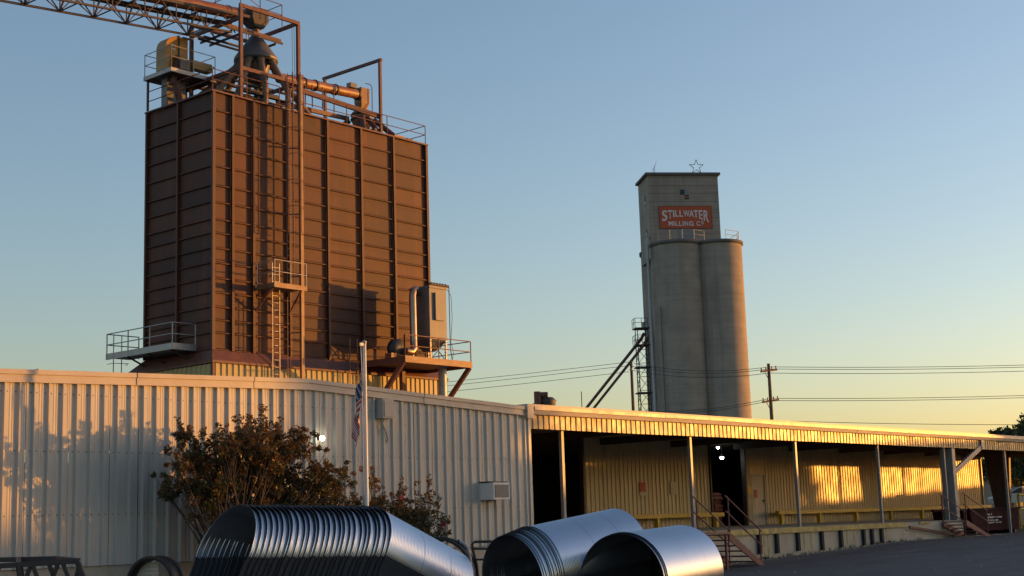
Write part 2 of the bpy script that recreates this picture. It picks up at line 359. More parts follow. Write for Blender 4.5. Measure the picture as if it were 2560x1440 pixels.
MB().box(UL-0.05, UL, VW, 45.0, -2.2, 2.8).build('side_wall', M_DARKIN, wh)
for (a, z) in ((14.95, gable(14.95)+0.06),):
    tag(MB().tube([(a, VW+0.6, gable(a)), (a, VW+0.6, gable(a)+0.14)], 0.05).build('roof_stub', M_TRIM, None, (a, VW+0.6, gable(a))), 'tiny vent stub poking up on the white warehouse roof edge', 'vent')

mb = MB()
for z in (0.42, 1.62, 2.72):
    for k_ in range(64):
        uu = 29.0-0.09-k_*0.305
        if uu < UL+0.1 or z > gable(uu)-0.3: continue
        mb.box(uu-0.009, uu+0.009, VW-0.012, VW-0.001, z-0.009, z+0.009)
        mb.box(uu-0.139, uu-0.121, VW-0.012, VW-0.001, z-0.009, z+0.009)
o = mb.build('screws', M_DSTEEL, wh); o['kind'] = 'stuff'
MB().box(22.6, 28.98, VW-0.004, VW-0.001, 1.66, 1.675).build('sheet_lap', M_TRIM, wh)
for a in (12.2, 16.84, 20.5, 24.7): MB().box(a, a+0.012, VW-0.007, VW-0.001, -0.55, gable(a)-0.2).build('sheet_lap', M_DSTEEL, wh)

# wall lamp, meter box with conduit, window air conditioner
t = thing('floodlight', 'small lit floodlight on the white wall right above the leafy shrub', 'lamp', (21.62, VW, 1.98))
MB().box(21.58, 21.70, VW-0.10, VW+0.0, 1.99, 2.06).build('housing', M_BSTEEL, t)
mb = MB(); mb.lathe((21.62, VW-0.15, 2.02), [(0.001, -0.062), (0.045, -0.045), (0.062, 0), (0.045, 0.045), (0.001, 0.062)], 12)
mb.build('bulb', emit('lamp_glow_warm', (1.0, 0.93, 0.72), 5), t)
t = thing('meter_box', 'grey electrical box on the white wall beside the flagpole', 'electrical box', (23.6, VW, 2.5))
MB().box(23.43, 23.80, VW-0.26, VW-0.0, 2.53, 2.98).build('cabinet', M_BOXG, t)
MB().box(23.47, 23.76, VW-0.28, VW-0.262, 2.57, 2.94).build('cover', M_BOXG, t)
MB().tube([(23.81, VW-0.15, 2.75), (23.87, VW-0.15, 2.80), (23.90, VW-0.15, 2.90)], 0.015).build('handle', M_BSTEEL, t)
MB().tube([(23.52, VW-0.12, 2.53), (23.53, VW-0.12, 2.45), (23.72, VW-0.09, 2.15), (23.78, VW-0.05, 2.05), (23.76, VW-0.02, 1.98)], 0.022).build('conduit', M_BOXG, t)
t = thing('air_conditioner', 'white window air conditioner set in the white ribbed wall', 'air conditioner', (27.3, VW, 0.58))
MB().box(27.0, 27.62, VW-0.50, VW+0.05, 0.60, 1.02).build('case', M_WHITE, t)
MB().box(27.05, 27.57, VW-0.515, VW-0.502, 0.65, 0.97).build('grille', M_GRILLE, t)
mb = MB()
for i in range(9): mb.box(27.06, 27.56, VW-0.522, VW-0.516, 0.67+i*0.033, 0.68+i*0.033)
mb.build('louvre', M_GRILLE, t)
MB().box(26.98, 27.64, VW-0.40, VW+0.02, 1.03, 1.055).build('drip_cap', M_DSTEEL, t)

# ------------------------------------------------------------------ dock building
VR = 30.5
ZD = -0.45
UE = 80.0
db = thing('dock_building', 'long tan metal loading dock building with canopy fascia and recessed wall', 'building', (45, VW, -1.4))
FP = 0.94
u = 29.12; k = 0
while u < UE-FP:
    dz = 0.012*math.sin(u*0.7)
    ribbed('fascia_panel', u, FP-0.006, VW-0.002*(k % 2), 2.46+dz*0.4, 2.84, 0.235, 0.022, 0.085, 0.04, M_FASC, db)
    u += FP; k += 1
MB().box(29.1, UE, VW+0.012, VW+0.06, 2.47, 3.0).build('fascia_backing', M_SOFF, db)
# gutter in lengths, with an upper drip edge
u = 29.12; k = 0
while u < UE-6:
    b = u+6.1; y = VW-0.16-0.006*(k % 2); dz = 0.008*math.sin(u*1.3)
    mb = MB()
    mb.prism([(y+0.03, 2.835+dz), (VW-0.026, 2.835+dz), (VW-0.026, 3.045+dz), (y-0.02, 3.045+dz), (y-0.02, 2.95+dz), (y, 2.935+dz)], 'x', u, b-0.004)
    mb.build('gutter', M_TRIM, db)
    u = b; k += 1
MB().box(29.0, UE, VW-0.03, 45, 3.05, 3.12).build('roof', M_ROOF, db)
MB().box(29.1, UE, VW+0.061, 44.8, 2.86, 2.90).build('soffit', M_SOFF, db)
for i in range(11):
    uu = 31.5+i*4.4
    MB().box(uu, uu+0.12, VW+0.07, VR-0.05, 2.62, 2.855).build('roof_beam', M_DSTEEL, db)
# recessed wall panels, interrupted by the truck openings
def recess(u0, u1, v=VR):
    n = max(1, int(round((u1-u0)/FP))); w = (u1-u0)/n
    for i in range(n):
        pit = w/4
        ribbed('wall_panel', u0+i*w+0.003, w-0.006, v+0.003*(i % 2), -0.42, 2.858, pit, 0.026, 0.10, 0.045, M_TAN, db)
recess(39.35, 47.3); recess(49.95, 50.34); recess(51.42, 73.4)
MB().box(50.34, 51.42, VR-0.0, VR+0.05, 1.62, 2.858).build('door_header', M_TAN, db)
MB().box(73.4, 73.46, VR-0.03, 44.7, -1.6, 2.855).build('end_wall', M_TAN, db)
MB().box(73.38, 73.47, VR-0.09, VR-0.031, -0.42, 2.855).build('corner_trim', M_TAN, db)
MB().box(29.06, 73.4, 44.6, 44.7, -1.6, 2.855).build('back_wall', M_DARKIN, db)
for a in (39.25, 47.3, 49.87): MB().box(a, a+0.09, VR-0.06, VR+0.12, -0.42, 2.857).build('jamb', M_DSTEEL, db)
dr = MB().box(50.40, 51.36, VR+0.0, VR+0.05, -0.40, 1.60).build('door', M_DOOR, db)
MB().box(51.22, 51.28, VR-0.06, VR-0.002, 0.55, 0.62).build('handle', M_BSTEEL, dr)
for a in ((50.335, 50.40), (51.36, 51.425)): MB().box(a[0], a[1], VR-0.035, VR+0.06, -0.40, 1.615).build('door_frame', M_DOOR, db)
MB().box(50.335, 51.425, VR-0.04, VR+0.06, 1.605, 1.66).build('door_frame', M_DOOR, db)
# dock slab, edge angle, face
MB().prism([(VW-0.02, ZD), (VR+14, ZD+0.07), (VR+14, -2.0), (VW-0.02, -2.0)], 'x', 29.06, 56.3).build('dock_slab', [M_DOCK], db)
MB().prism([(27.2, ZD+0.015), (VR+14, ZD+0.07), (VR+14, -2.0), (27.2, -2.0)], 'x', 56.3, 73.4).build('dock_slab', [M_DOCK], db)
MB().prism([(VW-0.022, ZD+0.006), (VR-0.03, ZD+0.06), (VR-0.03, ZD+0.03), (VW-0.022, ZD-0.02)], 'x', 29.1, 56.28).build('deck', [M_DECK], db)
MB().prism([(27.18, ZD+0.033), (VR-0.03, ZD+0.06), (VR-0.03, ZD+0.03), (27.18, ZD+0.005)], 'x', 56.285, 73.3).build('deck', [M_DECK], db)
MB().box(35.8, 50.9, VW-0.10, VW-0.022, ZD-0.155, ZD+0.02).build('dock_edge', M_YE, db)
MB().box(52.2, 53.1, VW-0.09, VW-0.022, ZD-0.06, ZD+0.01).build('dock_edge', M_YE, db)
for a in (40.3, 41.40, 42.78, 44.41, 45.78, 47.49, 48.14, 48.91):
    h = random.uniform(-0.03, 0.03)
    MB().box(a-0.07, a+0.07, VW-0.13, VW-0.022, -1.22+h+max(0, (a-45)*0.02), ZD-0.16).build('dock_bumper', M_BLACK, db)
for a in (40.70, 40.95, 43.27, 43.76, 46.33, 46.86, 49.40):
    MB().box(a-0.045, a+0.045, VW-0.028, VW-0.021, gz(a)+0.10+random.uniform(0, 0.06), ZD-0.16).build('painted_stripe', M_YE, db)
# leaning rail against dock face
MB().bar((51.2, VW-0.10, -0.62), (55.6, VW-0.16, -1.05), 0.05, 0.10).build('ramp_rail', M_RSTEEL, db)
MB().prism([(51.0, -0.60), (51.3, -0.66), (55.2, -1.08), (55.0, -1.14), (51.0, -0.72)], 'y', VW-0.06, VW-0.022).build('kerb_strip', M_DOCK, db)
# canopy posts
for a in (30.68, 37.0, 43.45, 49.6, 55.45, 61.75, 68.2, 74.6):
    MB().box(a-0.05, a+0.05, VW+0.16, VW+0.26, ZD-0.02 if a < 56 else gz(a)-0.05, 2.86).build('post', M_POST, db)
# knee-braced column and tapered frame column
MB().box(55.85, 56.15, VW+0.02, VW+0.55, -1.2, 2.44).build('column', M_POST, db)
MB().bar((56.0, VW+0.1, 1.45), (58.8, VW-0.02, 2.58), 0.10, 0.20).build('knee_brace', M_POST, db)
MB().box(58.68, 59.0, VW-0.09, VW-0.03, 2.45, 2.84).build('brace_bracket', M_POST, db)
MB().hexa([(67.0, 26.6, -1.2), (67.2, 26.6, -1.2), (67.2, 27.1, -1.2), (67.0, 27.1, -1.2), (66.9, 26.3, 2.85), (67.1, 26.3, 2.85), (67.1, 27.6, 2.85), (66.9, 27.6, 2.85)]).build('frame_column', M_DSTEEL, db)
# notices on the wall
t = thing('wall_notice', 'reddish notice board on the tan dock wall between the openings', 'sign', (42.76, VR, 0.9))
MB().box(42.58, 42.95, VR-0.05, VR-0.03, 0.98, 1.32).build('panel', M_REDS, t); MB().box(42.58, 42.95, VR-0.05, VR-0.03, 0.84, 0.975).build('panel', M_PAPER, t)
tag(MB().box(44.55, 44.90, VR-0.05, VR-0.03, 0.87, 1.34).build('wall_notice', M_PAPER, None, (44.7, VR-0.04, 0.9)), 'cream blank notice board on the tan dock wall near the canopy post', 'sign')
tag(MB().box(50.02, 50.30, VR-0.05, VR-0.03, 0.86, 1.16).build('wall_notice', M_YP, None, (50.1, VR-0.04, 0.9)), 'small yellow notice on the wall left of the dock door', 'sign')
t = thing('door_notice', 'red and white notice stuck on the grey dock door', 'sign', (50.6, VR, 0.3))
MB().box(50.52, 50.78, VR-0.015, VR-0.001, 0.70, 1.02).build('panel', M_REDS, t); MB().box(50.55, 50.78, VR-0.015, VR-0.001, 0.40, 0.66).build('panel', M_PAPER, t)
# lamps inside the opening
for uu, vv, zz, r_, lb in ((48.75, 30.95, 2.72, 0.055, 'upper white bulb glowing in the dark truck opening'), (49.15, 31.05, 2.33, 0.075, 'lower and larger white bulb glowing in the dark truck opening')):
    t = thing('hanging_lamp', lb, 'lamp', (uu, vv, zz))
    MB().lathe((uu, vv, zz), [(0.001, -r_), (r_*0.75, -r_*0.65), (r_, 0), (r_*0.75, r_*0.65), (0.001, r_)], 12).build('bulb', emit('lamp_glow_white', (0.9, 0.97, 1.0), 12), t)
    MB().tube([(uu, vv, zz+r_), (uu, vv, 2.86)], 0.012).build('cord', M_BSTEEL, t)
    MB().lathe((uu, vv, zz+r_*0.4), [(r_*1.9, 0), (r_*1.2, r_*0.9), (r_*0.3, r_*1.4)], 14).build('shade', M_BSTEEL, t)
# pallets of bags in the opening
for s_, (u0, v0, nz, lb) in enumerate(((47.55, 31.3, 8, 'low pallet stack of red feed bags at the front of the truck opening'), (48.2, 33.4, 13, 'tall pallet stack of red feed bags deep inside the truck opening'))):
    t = thing('feed_bag_stack', lb, 'bag stack', (u0, v0, ZD+0.07))
    MB().box(u0, u0+1.9, v0, v0+1.2, ZD+0.05, ZD+0.19).build('pallet', M_TIMB, t)
    proto = None
    for kz in range(nz):
        for kx in range(3):
            x0 = u0+kx*0.63+random.uniform(-0.03, 0.03); z0 = ZD+0.19+kz*0.15; y0 = v0+random.uniform(-0.04, 0.04)
            mb = MB()
            mb.hexa([(x0+.04, y0+.04, z0), (x0+.58, y0+.04, z0), (x0+.58, y0+1.1, z0), (x0+.04, y0+1.1, z0), (x0, y0, z0+.07), (x0+.62, y0, z0+.07), (x0+.62, y0+1.15, z0+.07), (x0, y0+1.15, z0+.07)])
            mb.hexa([(x0, y0, z0+.07), (x0+.62, y0, z0+.07), (x0+.62, y0+1.15, z0+.07), (x0, y0+1.15, z0+.07), (x0+.05, y0+.05, z0+.148), (x0+.57, y0+.05, z0+.148), (x0+.57, y0+1.1, z0+.148), (x0+.05, y0+1.1, z0+.148)])
            mb.build('bag', M_BAG, t)
# yellow guard rails along the recessed wall
def guard(label, u0, u1, posts, v=VR-0.45):
    t = thing('guard_rail', label, 'guard rail', ((u0+u1)/2, v, ZD+0.06))
    MB().box(u0, u1, v-0.09, v+0.09, 0.01, 0.155).build('beam', M_YP, t)
    for a in posts: MB().box(a-0.08, a+0.08, v-0.08, v+0.08, ZD+0.04, 0.012).build('post', M_YP, t)
    return t
guard('short low yellow guard rail on the dock, left of the truck opening', 38.2, 47.4, (40.2, 43.0, 46.9))
guard('long low yellow guard rail on the dock along the sunlit wall', 51.5, 73.2, (51.8, 55.0, 58.3, 61.7, 65.0, 68.1, 71.0, 73.0))
t = thing('safety_fence', 'two-bar yellow pipe fence at the far right end of the dock', 'fence', (69, 26.4, -0.4))
for z in (0.28, 0.95): MB().tube([(67.3, 26.2, z-0.38), (74.0, 26.2, z-0.38)], 0.07).build('rail', M_YP, t)
for a in (67.3, 70.3, 73.3): MB().tube([(a, 26.2, gz(a)-0.05), (a, 26.2, 0.57)], 0.07).build('post', M_YP, t)

# ------------------------------------------------------------------ steel stairs
def stairs(label, u0, run, v0, wid, ztop, zbot, n, tread_m):
    # descends along +X from the dock edge
    t = thing('steel_stairs', label, 'stairs', (u0+run, v0, zbot))
    for s_ in (0, 1):
        v = v0-s_*wid
        MB().prism([(u0, ztop), (u0+run, zbot+0.02), (u0+run, zbot-0.04), (u0+run-0.25, zbot-0.04), (u0, ztop-0.24)], 'y', v-0.02, v+0.02).build('stringer', M_MAR, t)
        MB().tube([(u0+0.05, v, ztop-0.1), (u0+0.05, v, ztop+1.0)], 0.024).build('rail_post', M_MAR, t)
        MB().tube([(u0+run-0.12, v, zbot), (u0+run-0.12, v, zbot+1.0)], 0.024).build('rail_post', M_MAR, t)
        for dz in (0.55, 1.0):
            MB().tube([(u0-0.1, v, ztop+dz+0.05), (u0+run-0.02, v, zbot+dz-0.02)], 0.022).build('handrail', M_MAR, t)
    for i in range(n):
        f_ = (i+0.5)/n; x = u0+run*f_; z = ztop+(zbot-ztop)*f_
        MB().box(x-0.13, x+0.13, v0-wid+0.021, v0-0.021, z-0.02, z+0.02).build('tread', tread_m, t)
    return t
stairs('maroon steel stairs going up to the dock by the truck opening', 36.0, 1.85, 23.75, 1.1, ZD, gz(38)+0.02, 6, M_TREAD)
MB_l = thing('stair_landing', 'maroon landing plate joining the steel stairs to the dock', 'landing', (35.3, 23.2, gz(35)))
MB().box(34.6, 36.0, 22.62, 24.27, ZD-0.06, ZD).build('plate', M_TREAD, MB_l)
for a, b in ((34.7, 22.7), (35.9, 22.7)): MB().box(a-0.03, a+0.03, b-0.03, b+0.03, gz(35)-0.05, ZD-0.06).build('leg', M_MAR, MB_l)
stairs('maroon steel stairs at the far end of the dock beside the dumpster', 54.2, 2.2, 24.2, 0.95, ZD+0.02, gz(56)+0.02, 5, M_TREAD)

# ------------------------------------------------------------------ dumpster
t = thing('dumpster', 'dark maroon open-top roll-off dumpster with worn white lettering', 'dumpster', (58, 23, gz(58)))
zb = gz(58)+0.16; zt = -0.08
MB().prism([(55.15, zb), (60.0, zb), (60.15, zt), (54.85, zt)], 'y', 22.55, 22.62).build('side_wall', M_DUMP, t)
MB().prism([(55.15, zb), (60.0, zb), (60.15, zt), (54.85, zt)], 'y', 24.15, 24.2).build('side_wall', M_DUMP, t)
MB().hexa([(60.0, 22.55, zb), (60.06, 22.55, zb), (60.06, 24.2, zb), (60.0, 24.2, zb), (60.15, 22.55, zt), (60.21, 22.55, zt), (60.21, 24.2, zt), (60.15, 24.2, zt)]).build('end_wall', M_DUMPB, t)
MB().hexa([(55.09, 22.55, zb), (55.15, 22.55, zb), (55.15, 24.2, zb), (55.09, 24.2, zb), (54.79, 22.55, zt), (54.85, 22.55, zt), (54.85, 24.2, zt), (54.79, 24.2, zt)]).build('end_wall', M_DUMP, t)
MB().box(55.1, 60.05, 22.6, 24.18, zb-0.03, zb+0.03).build('floor', M_DUMP, t)
MB().box(54.75, 60.25, 22.49, 22.60, zt, zt+0.08).build('top_rail', M_DUMP, t)
MB().box(54.75, 60.25, 24.12, 24.22, zt, zt+0.08).build('top_rail', M_DUMP, t)
for a in (55.4, 59.6): MB().box(a, a+0.2, 22.6, 24.1, gz(58)-0.02, zb-0.03).build('skid', M_BSTEEL, t)
mb = MB()
for row, (z, n, w) in enumerate(((-0.28, 5, 0.05), (-0.40, 14, 0.06), (-0.52, 11, 0.05), (-0.62, 13, 0.04))):
    for i in range(n):
        x = 56.6+i*0.105+random.uniform(-0.01, 0.01)+(0.12 if row in (1, 3) and i > 6 else 0)
        if random.random() < 0.2: continue
        z1 = z+random.uniform(-0.008, 0.008)
        mb.box(x, x+w, 22.535, 22.548, z1-0.03, z1+0.03)
o = mb.build('worn_lettering', M_SIGNW, t); o['kind'] = 'stuff'
t.location = (58+3.1, 23+2.1, gz(61))

# ------------------------------------------------------------------ rusty bin tower
TU0, TU1, TV0, TV1, TZ1, TZ0 = 35.32, 48.0, 46.0, 50.55, 18.02, 7.25
tw = thing('bin_tower', 'tall rust-brown steel grain bin tower of bolted panels, above the warehouse roof', 'grain bin', (41, 48, -1.6))
rows = [TZ1, 17.23, 16.43, 15.64, 14.85, 14.04, 13.34, 12.62, 12.05, 11.42, 10.81, 10.18, 9.59, 9.0, 8.46, 7.94, TZ0]
cols = [35.32, 36.33, 37.42, 39.40, 41.61, 43.66, 45.74, 48.0]
def panel_front(u0, u1, z1, z0):
    mb = MB(); y = TV0+0.05
    a, b = u0+0.03, u1-0.03
    # plate with a turned-out flange along its lower edge
    mb.prism([(y+0.012, z1-0.006), (y, z1-0.006), (y, z0+0.10), (y-0.085, z0+0.045), (y-0.085, z0+0.004), (y+0.012, z0+0.004)], 'x', a, b)
    return mb.build('bin_panel', M_RUST, tw)
def panel_left(v0, v1, z1, z0):
    x = TU0+0.05; mb = MB()
    mb.prism([(x+0.012, z1-0.006), (x, z1-0.006), (x, z0+0.10), (x-0.085, z0+0.045), (x-0.085, z0+0.004), (x+0.012, z0+0.004)], 'y', v0+0.03, v1-0.03)
    return mb.build('bin_panel', M_RUST, tw)
for i in range(16):
    for j in range(7): panel_front(cols[j], cols[j+1], rows[i], rows[i+1])
    for v0, v1 in ((46.0, 48.27), (48.27, 50.55)): panel_left(v0, v1, rows[i], rows[i+1])
for j, c in enumerate(cols):
    mb = MB()
    a = TV0-0.085
    w = 0.05 if 0 < j < 7 else 0.07
    if j == 0: mb.box(c-0.03, c+0.11, a, TV0+0.04, TZ0, TZ1)
    elif j == 7: mb.box(c-0.10, c+0.03, a, TV0+0.04, TZ0, TZ1)
    else: mb.box(c-0.02, c+0.03, a+0.005, TV0+0.04, TZ0, TZ1); mb.box(c-0.05, c+0.07, a-0.012, a+0.004, TZ0, TZ1)
    mb.build('stiffener', M_STIF, tw)
for c in (48.27, 50.50):
    MB().box(TU0-0.09, TU0+0.04, c-0.05, c+0.05, TZ0, TZ1).build('stiffener', M_STIF, tw)
# bolt rows
mb = MB()
for j in range(1, 8):
    for z in np.arange(TZ0+0.1, TZ1, 0.14):
        c = cols[j]-(0.0 if j < 7 else 0.04); mb.box(c+0.035, c+0.055, TV0-0.112, TV0-0.096, z, z+0.02)
for i in (1, 4, 7, 11):
    for uu in np.arange(35.5, 48, 0.13): mb.box(uu, uu+0.022, TV0+0.036, TV0+0.052, rows[i]-0.16, rows[i]-0.14)
o = mb.build('bolts', M_STIF, tw); o['kind'] = 'stuff'
# cores, far faces, roof, top angle
MB().box(TU0+0.07, TU1-0.02, TV0+0.07, TV1-0.02, TZ0-0.02, TZ1-0.03).build('bin_shell', M_STIF, tw)
for a in ((TU0-0.1, TU1+0.05, TV0-0.11, TV0+0.06), (TU0-0.1, TU1+0.05, TV1-0.06, TV1+0.05)):
    MB().box(*a, TZ1, TZ1+0.07).build('top_angle', M_RSTEEL, tw)
for a in ((TU0-0.1, TU0+0.06), (TU1-0.06, TU1+0.05)):
    MB().box(a[0], a[1], TV0+0.061, TV1-0.061, TZ1, TZ1+0.07).build('top_angle', M_RSTEEL, tw)
# skirt roof and yellow siding base
BU0, BU1, BV0, BV1, BZ = 35.22, 48.75, 45.80, 51.5, 6.74
mb = MB()
q0 = [(TU0-0.02, TV0-0.06, TZ0-0.01), (TU1, TV0-0.06, TZ0-0.01), (TU1, TV1, TZ0-0.01), (TU0-0.02, TV1, TZ0-0.01)]
q1 = [(BU0-0.10, BV0-0.12, BZ+0.06), (BU1+0.1, BV0-0.12, BZ+0.06), (BU1+0.1, BV1+0.1, BZ+0.02), (BU0-0.1, BV1+0.1, BZ+0.02)]
q2 = [(p[0], p[1], p[2]-0.09) for p in q1]
mb.add(q0+q1+q2, [(0, 1, 2, 3), (0, 4, 5, 1), (1, 5, 6, 2), (2, 6, 7, 3), (3, 7, 4, 0), (4, 8, 9, 5), (5, 9, 10, 6), (6, 10, 11, 7), (7, 11, 8, 4), (8, 11, 10, 9)])
mb.build('skirt_roof', M_RSTEEL, tw)
u = BU0; k = 0
while u < BU1-0.5:
    w = min(0.90, BU1-u); ribbed('base_panel', u+0.003, w-0.006, BV0, 3.0, BZ-0.04, w/3.0, 0.04, 0.11, 0.05, M_YEL, tw); u += 0.90; k += 1
def ribbed_left(u, v0, w, z0, z1, m, parent, n=3, h=0.04):
    pr = profile(w, w/n, h, 0.11, 0.05); N = len(pr)
    vs = [(u-y, v0+w-x, z0) for x, y in pr]+[(u-y, v0+w-x, z1) for x, y in pr]
    return MB().add(vs, [(i, i+1, N+i+1, N+i) for i in range(N-1)]).build('base_panel', m, parent)
v = BV0
while v < BV1-0.3:
    w = min(0.95, BV1-v); ribbed_left(BU0, v+0.003, w-0.006, 3.0, BZ-0.06, M_YEL, tw); v += 0.95
MB().box(BU0-0.05, BU0+0.06, BV0-0.07, BV0+0.06, 3.0, BZ-0.035).build('base_corner', M_RSTEEL, tw)
MB().box(BU1-0.06, BU1+0.05, BV0-0.07, BV0+0.06, 3.0, BZ-0.035).build('base_corner', M_RSTEEL, tw)
MB().box(BU0+0.02, BU1-0.02, BV0+0.05, BV1-0.02, -1.7, BZ-0.06).build('base_core', M_YEL, tw)

# roof handrail round the tower top
def railing(t, pts, h=0.95, r=0.022, posts=None, mid=True, m=None, step=2.2):
    m = m or M_RSTEEL
    for i in range(len(pts)-1):
        p, q = V(*pts[i]), V(*pts[i+1]); n = max(1, int(round(np.linalg.norm(q-p)/step)))
        for dz in ([h, h*0.52] if mid else [h]):
            MB().tube([p+V(0, 0, dz), q+V(0, 0, dz)], r*0.9, 6).build('rail', m, t)
        for k_ in range(n+(1 if i == len(pts)-2 else 0)):
            c = p+(q-p)*k_/n
            MB().tube([c, c+V(0, 0, h)], r, 6).build('rail_post', m, t)
zt = TZ1+0.07
t = thing('roof_railing', 'thin rusty handrail around the roof edge of the brown tower', 'railing', (41, 48, zt))
railing(t, [(TU0, TV1, zt), (TU0, TV0, zt), (38.9, TV0, zt)], 0.92)
railing(t, [(40.3, TV0, zt), (TU1-0.03, TV0, zt), (TU1-0.03, TV1, zt)], 0.92)
MB().bar((38.9, TV1, zt+0.5), (TU1, TV1, zt+0.5), 0.03).build('rail', M_RSTEEL, t)

# distributor support frame on the roof
t = thing('support_frame', 'rust-red steel post and beam frame around the grey distributor cone', 'steel frame', (38.4, 47.8, zt))
FU0, FU1, FV0, FV1 = 36.86, 40.06, 46.08, 49.5
for a, b in ((FU0, FV0), (FU1, FV0), (FU0, FV1), (FU1, FV1)): MB().box(a-0.07, a+0.07, b-0.07, b+0.07, zt-0.02, 22.12).build('post', M_RSTEEL, t)
def beam(p, q, w=0.10, h=0.16, m=M_RSTEEL): return MB().bar(p, q, w, h).build('beam', m, t)
beam((FU0-.07, FV0, 22.2), (FU1+.07, FV0, 22.2)); beam((FU0-.07, FV1, 22.2), (FU1+.07, FV1, 22.2))
beam((FU1, FV0+.06, 22.2), (FU1, FV1-.06, 22.2)); beam((FU0, FV0+.08, 21.66), (FU0, FV1-.08, 21.66)); beam((FU0-0.2, FV0+1.1, 21.62), (FU1-.08, FV0+1.1, 21.62))
beam((FU0+.08, FV0, 19.42), (FU1-.08, FV0, 19.42)); beam((FU0, FV0+.08, 19.42), (FU0, FV1-.08, 19.42)); beam((FU0+.08, FV1, 19.42), (FU1-.08, FV1, 19.42)); beam((FU1, FV0+.08, 19.42), (FU1, FV1-.08, 19.42))
for vv in (47.05, 48.7, 49.1): beam((FU0+.06, vv, 21.48), (FU1-.06, vv, 21.48), 0.05, 0.10, M_DSTEEL)
for uu in (37.3, 37.8, 39.75): beam((uu, FV0+1.15, 21.46), (uu, FV1-.06, 21.46), 0.05, 0.10, M_DSTEEL)
for i in range(5): MB().bar((FU0+.1, 46.4+i*0.62, 18.55), (FU1-.1, 46.4+i*0.62, 18.55), 0.22, 0.04).build('floor_slat', M_DSTEEL, t)
for i in range(4): MB().bar((FU0+.1, 46.6+i*0.7, 19.0), (FU1-.1, 46.6+i*0.7, 19.0), 0.08, 0.10).build('beam', M_DSTEEL, t)
railing(t, [(FU1-1.4, FV0+0.9, 22.26), (FU1-0.15, FV0+0.9, 22.26), (FU1-0.15, FV1, 22.26)], 1.0, 0.02)
railing(t, [(FU0, FV1, 22.26), (FU0, FV0, 22.26), (FU1-1.4, FV0+0.9, 22.26)], 1.05, 0.02)
for du in (0, 0.42): MB().bar((39.98+du, FV1-0.1, 18.3), (39.98+du, FV1-0.1, 22.9), 0.03).build('ladder_rail', M_RSTEEL, t)
for i in range(17): MB().bar((39.98, FV1-0.1, 18.5+i*0.26), (40.40, FV1-0.1, 18.5+i*0.26), 0.02).build('ladder_rung', M_RSTEEL, t)
for dx in (0.0, 0.12): MB().tube([(39.72+dx, 46.1, 22.1), (39.78+dx, 46.1, 18.2)], 0.010, 5).build('cable', M_WIRE, t)

# grain distributor: inlet box, neck, cone and spouts
t = thing('grain_distributor', 'grey grain distributor cone with spreading rusty spouts inside the steel frame', 'distributor', (39.6, 48.2, zt))
CX, CY = 39.05, 47.75
MB().box(CX-0.5, CX+0.4, CY-0.4, CY+0.4, 22.42, 22.95).build('drive_box', M_DSTEEL, t)
MB().hexa([(CX-0.25, CY-0.25, 22.12), (CX+0.25, CY-0.25, 22.12), (CX+0.25, CY+0.25, 22.12), (CX-0.25, CY+0.25, 22.12), (CX-0.5, CY-0.42, 22.42), (CX+0.4, CY-0.42, 22.42), (CX+0.4, CY+0.42, 22.42), (CX-0.5, CY+0.42, 22.42)]).build('hopper', M_CONE, t)
MB().tube([(CX, CY, 21.7), (CX, CY, 22.15)], 0.16, 14).build('neck', M_SPOUT, t)
MB().lathe((CX, CY, 0), [(0.17, 21.80), (0.26, 21.72), (0.96, 20.72), (0.98, 20.56), (0.8, 20.52), (0.02, 20.52)], 28).build('cone', M_CONE, t)
MB().lathe((CX, CY, 0), [(0.62, 20.52), (0.50, 19.55), (0.42, 19.5), (0.02, 19.5)], 20).build('lower_cone', M_CONE, t)
MB().tube([(CX, CY, 18.3), (CX, CY, 19.5)], 0.10, 8).build('stem', M_DSTEEL, t)
ends = [(36.1, 47.2), (36.95, 46.55), (38.42, 46.35), (39.65, 46.3), (41.9, 47.0), (41.2, 49.6), (38.2, 50.0), (36.3, 49.5)]
for ex_, ey_ in ends:
    d = unit(V(ex_-CX, ey_-CY, 0)); s0 = V(CX, CY, 20.58)+d*0.76
    e = V(ex_, ey_, zt+0.02); k1 = s0+d*0.14+V(0, 0, -0.32)
    pts = [s0, k1]
    if np.linalg.norm(V(ex_-CX, ey_-CY, 0)) > 2.2: pts += [e]
    else: pts += [V(ex_, ey_, 19.0), e]
    MB().tube(pts, 0.135, 12).build('spout', M_SPOUT, t)
    MB().lathe((s0[0], s0[1], s0[2]-0.1), [(0.17, 0.14), (0.18, -0.1)], 12).build('collar', M_CONE, t)
# bucket elevator head with platform
t = thing('bucket_elevator', 'ochre yellow bucket elevator head on a railed platform above the brown tower corner', 'grain elevator', (35.9, 49.3, zt))
EU, EV = 35.95, 49.35
for a in (0, 0.62): MB().box(EU+a-0.62, EU+a-0.27, EV-0.2, EV+0.2, zt, 20.2).build('trunk', M_GREYP, t)
mb = MB(); pr = [(EU-0.80+0.62-0.62*math.cos(a), 20.65+0.62*math.sin(a)) for a in np.linspace(0, math.pi/2, 9)]
poly = [(EU-0.80, 19.7)]+pr+[(EU+0.35, 21.27), (EU+0.35, 20.15), (EU+0.30, 19.7)]
mb.prism(poly, 'y', EV-0.34, EV+0.34); mb.build('head', M_HEAD, t)
MB().box(EU-0.16, EU-0.10, EV-0.37, EV+0.37, 19.7, 21.32).build('seam_flange', M_DSTEEL, t)
MB().box(EU+0.10, EU+0.45, EV-0.36, EV+0.36, 21.272, 21.32).build('cover', M_DSTEEL, t)
MB().box(EU-0.56, EU-0.30, EV-0.355, EV-0.342, 20.62, 20.86).build('number_plate', M_SIGNW, t)
mb = MB()
for i in range(3): mb.box(EU-0.52+i*0.075, EU-0.48+i*0.075, EV-0.362, EV-0.356, 20.70, 20.80)
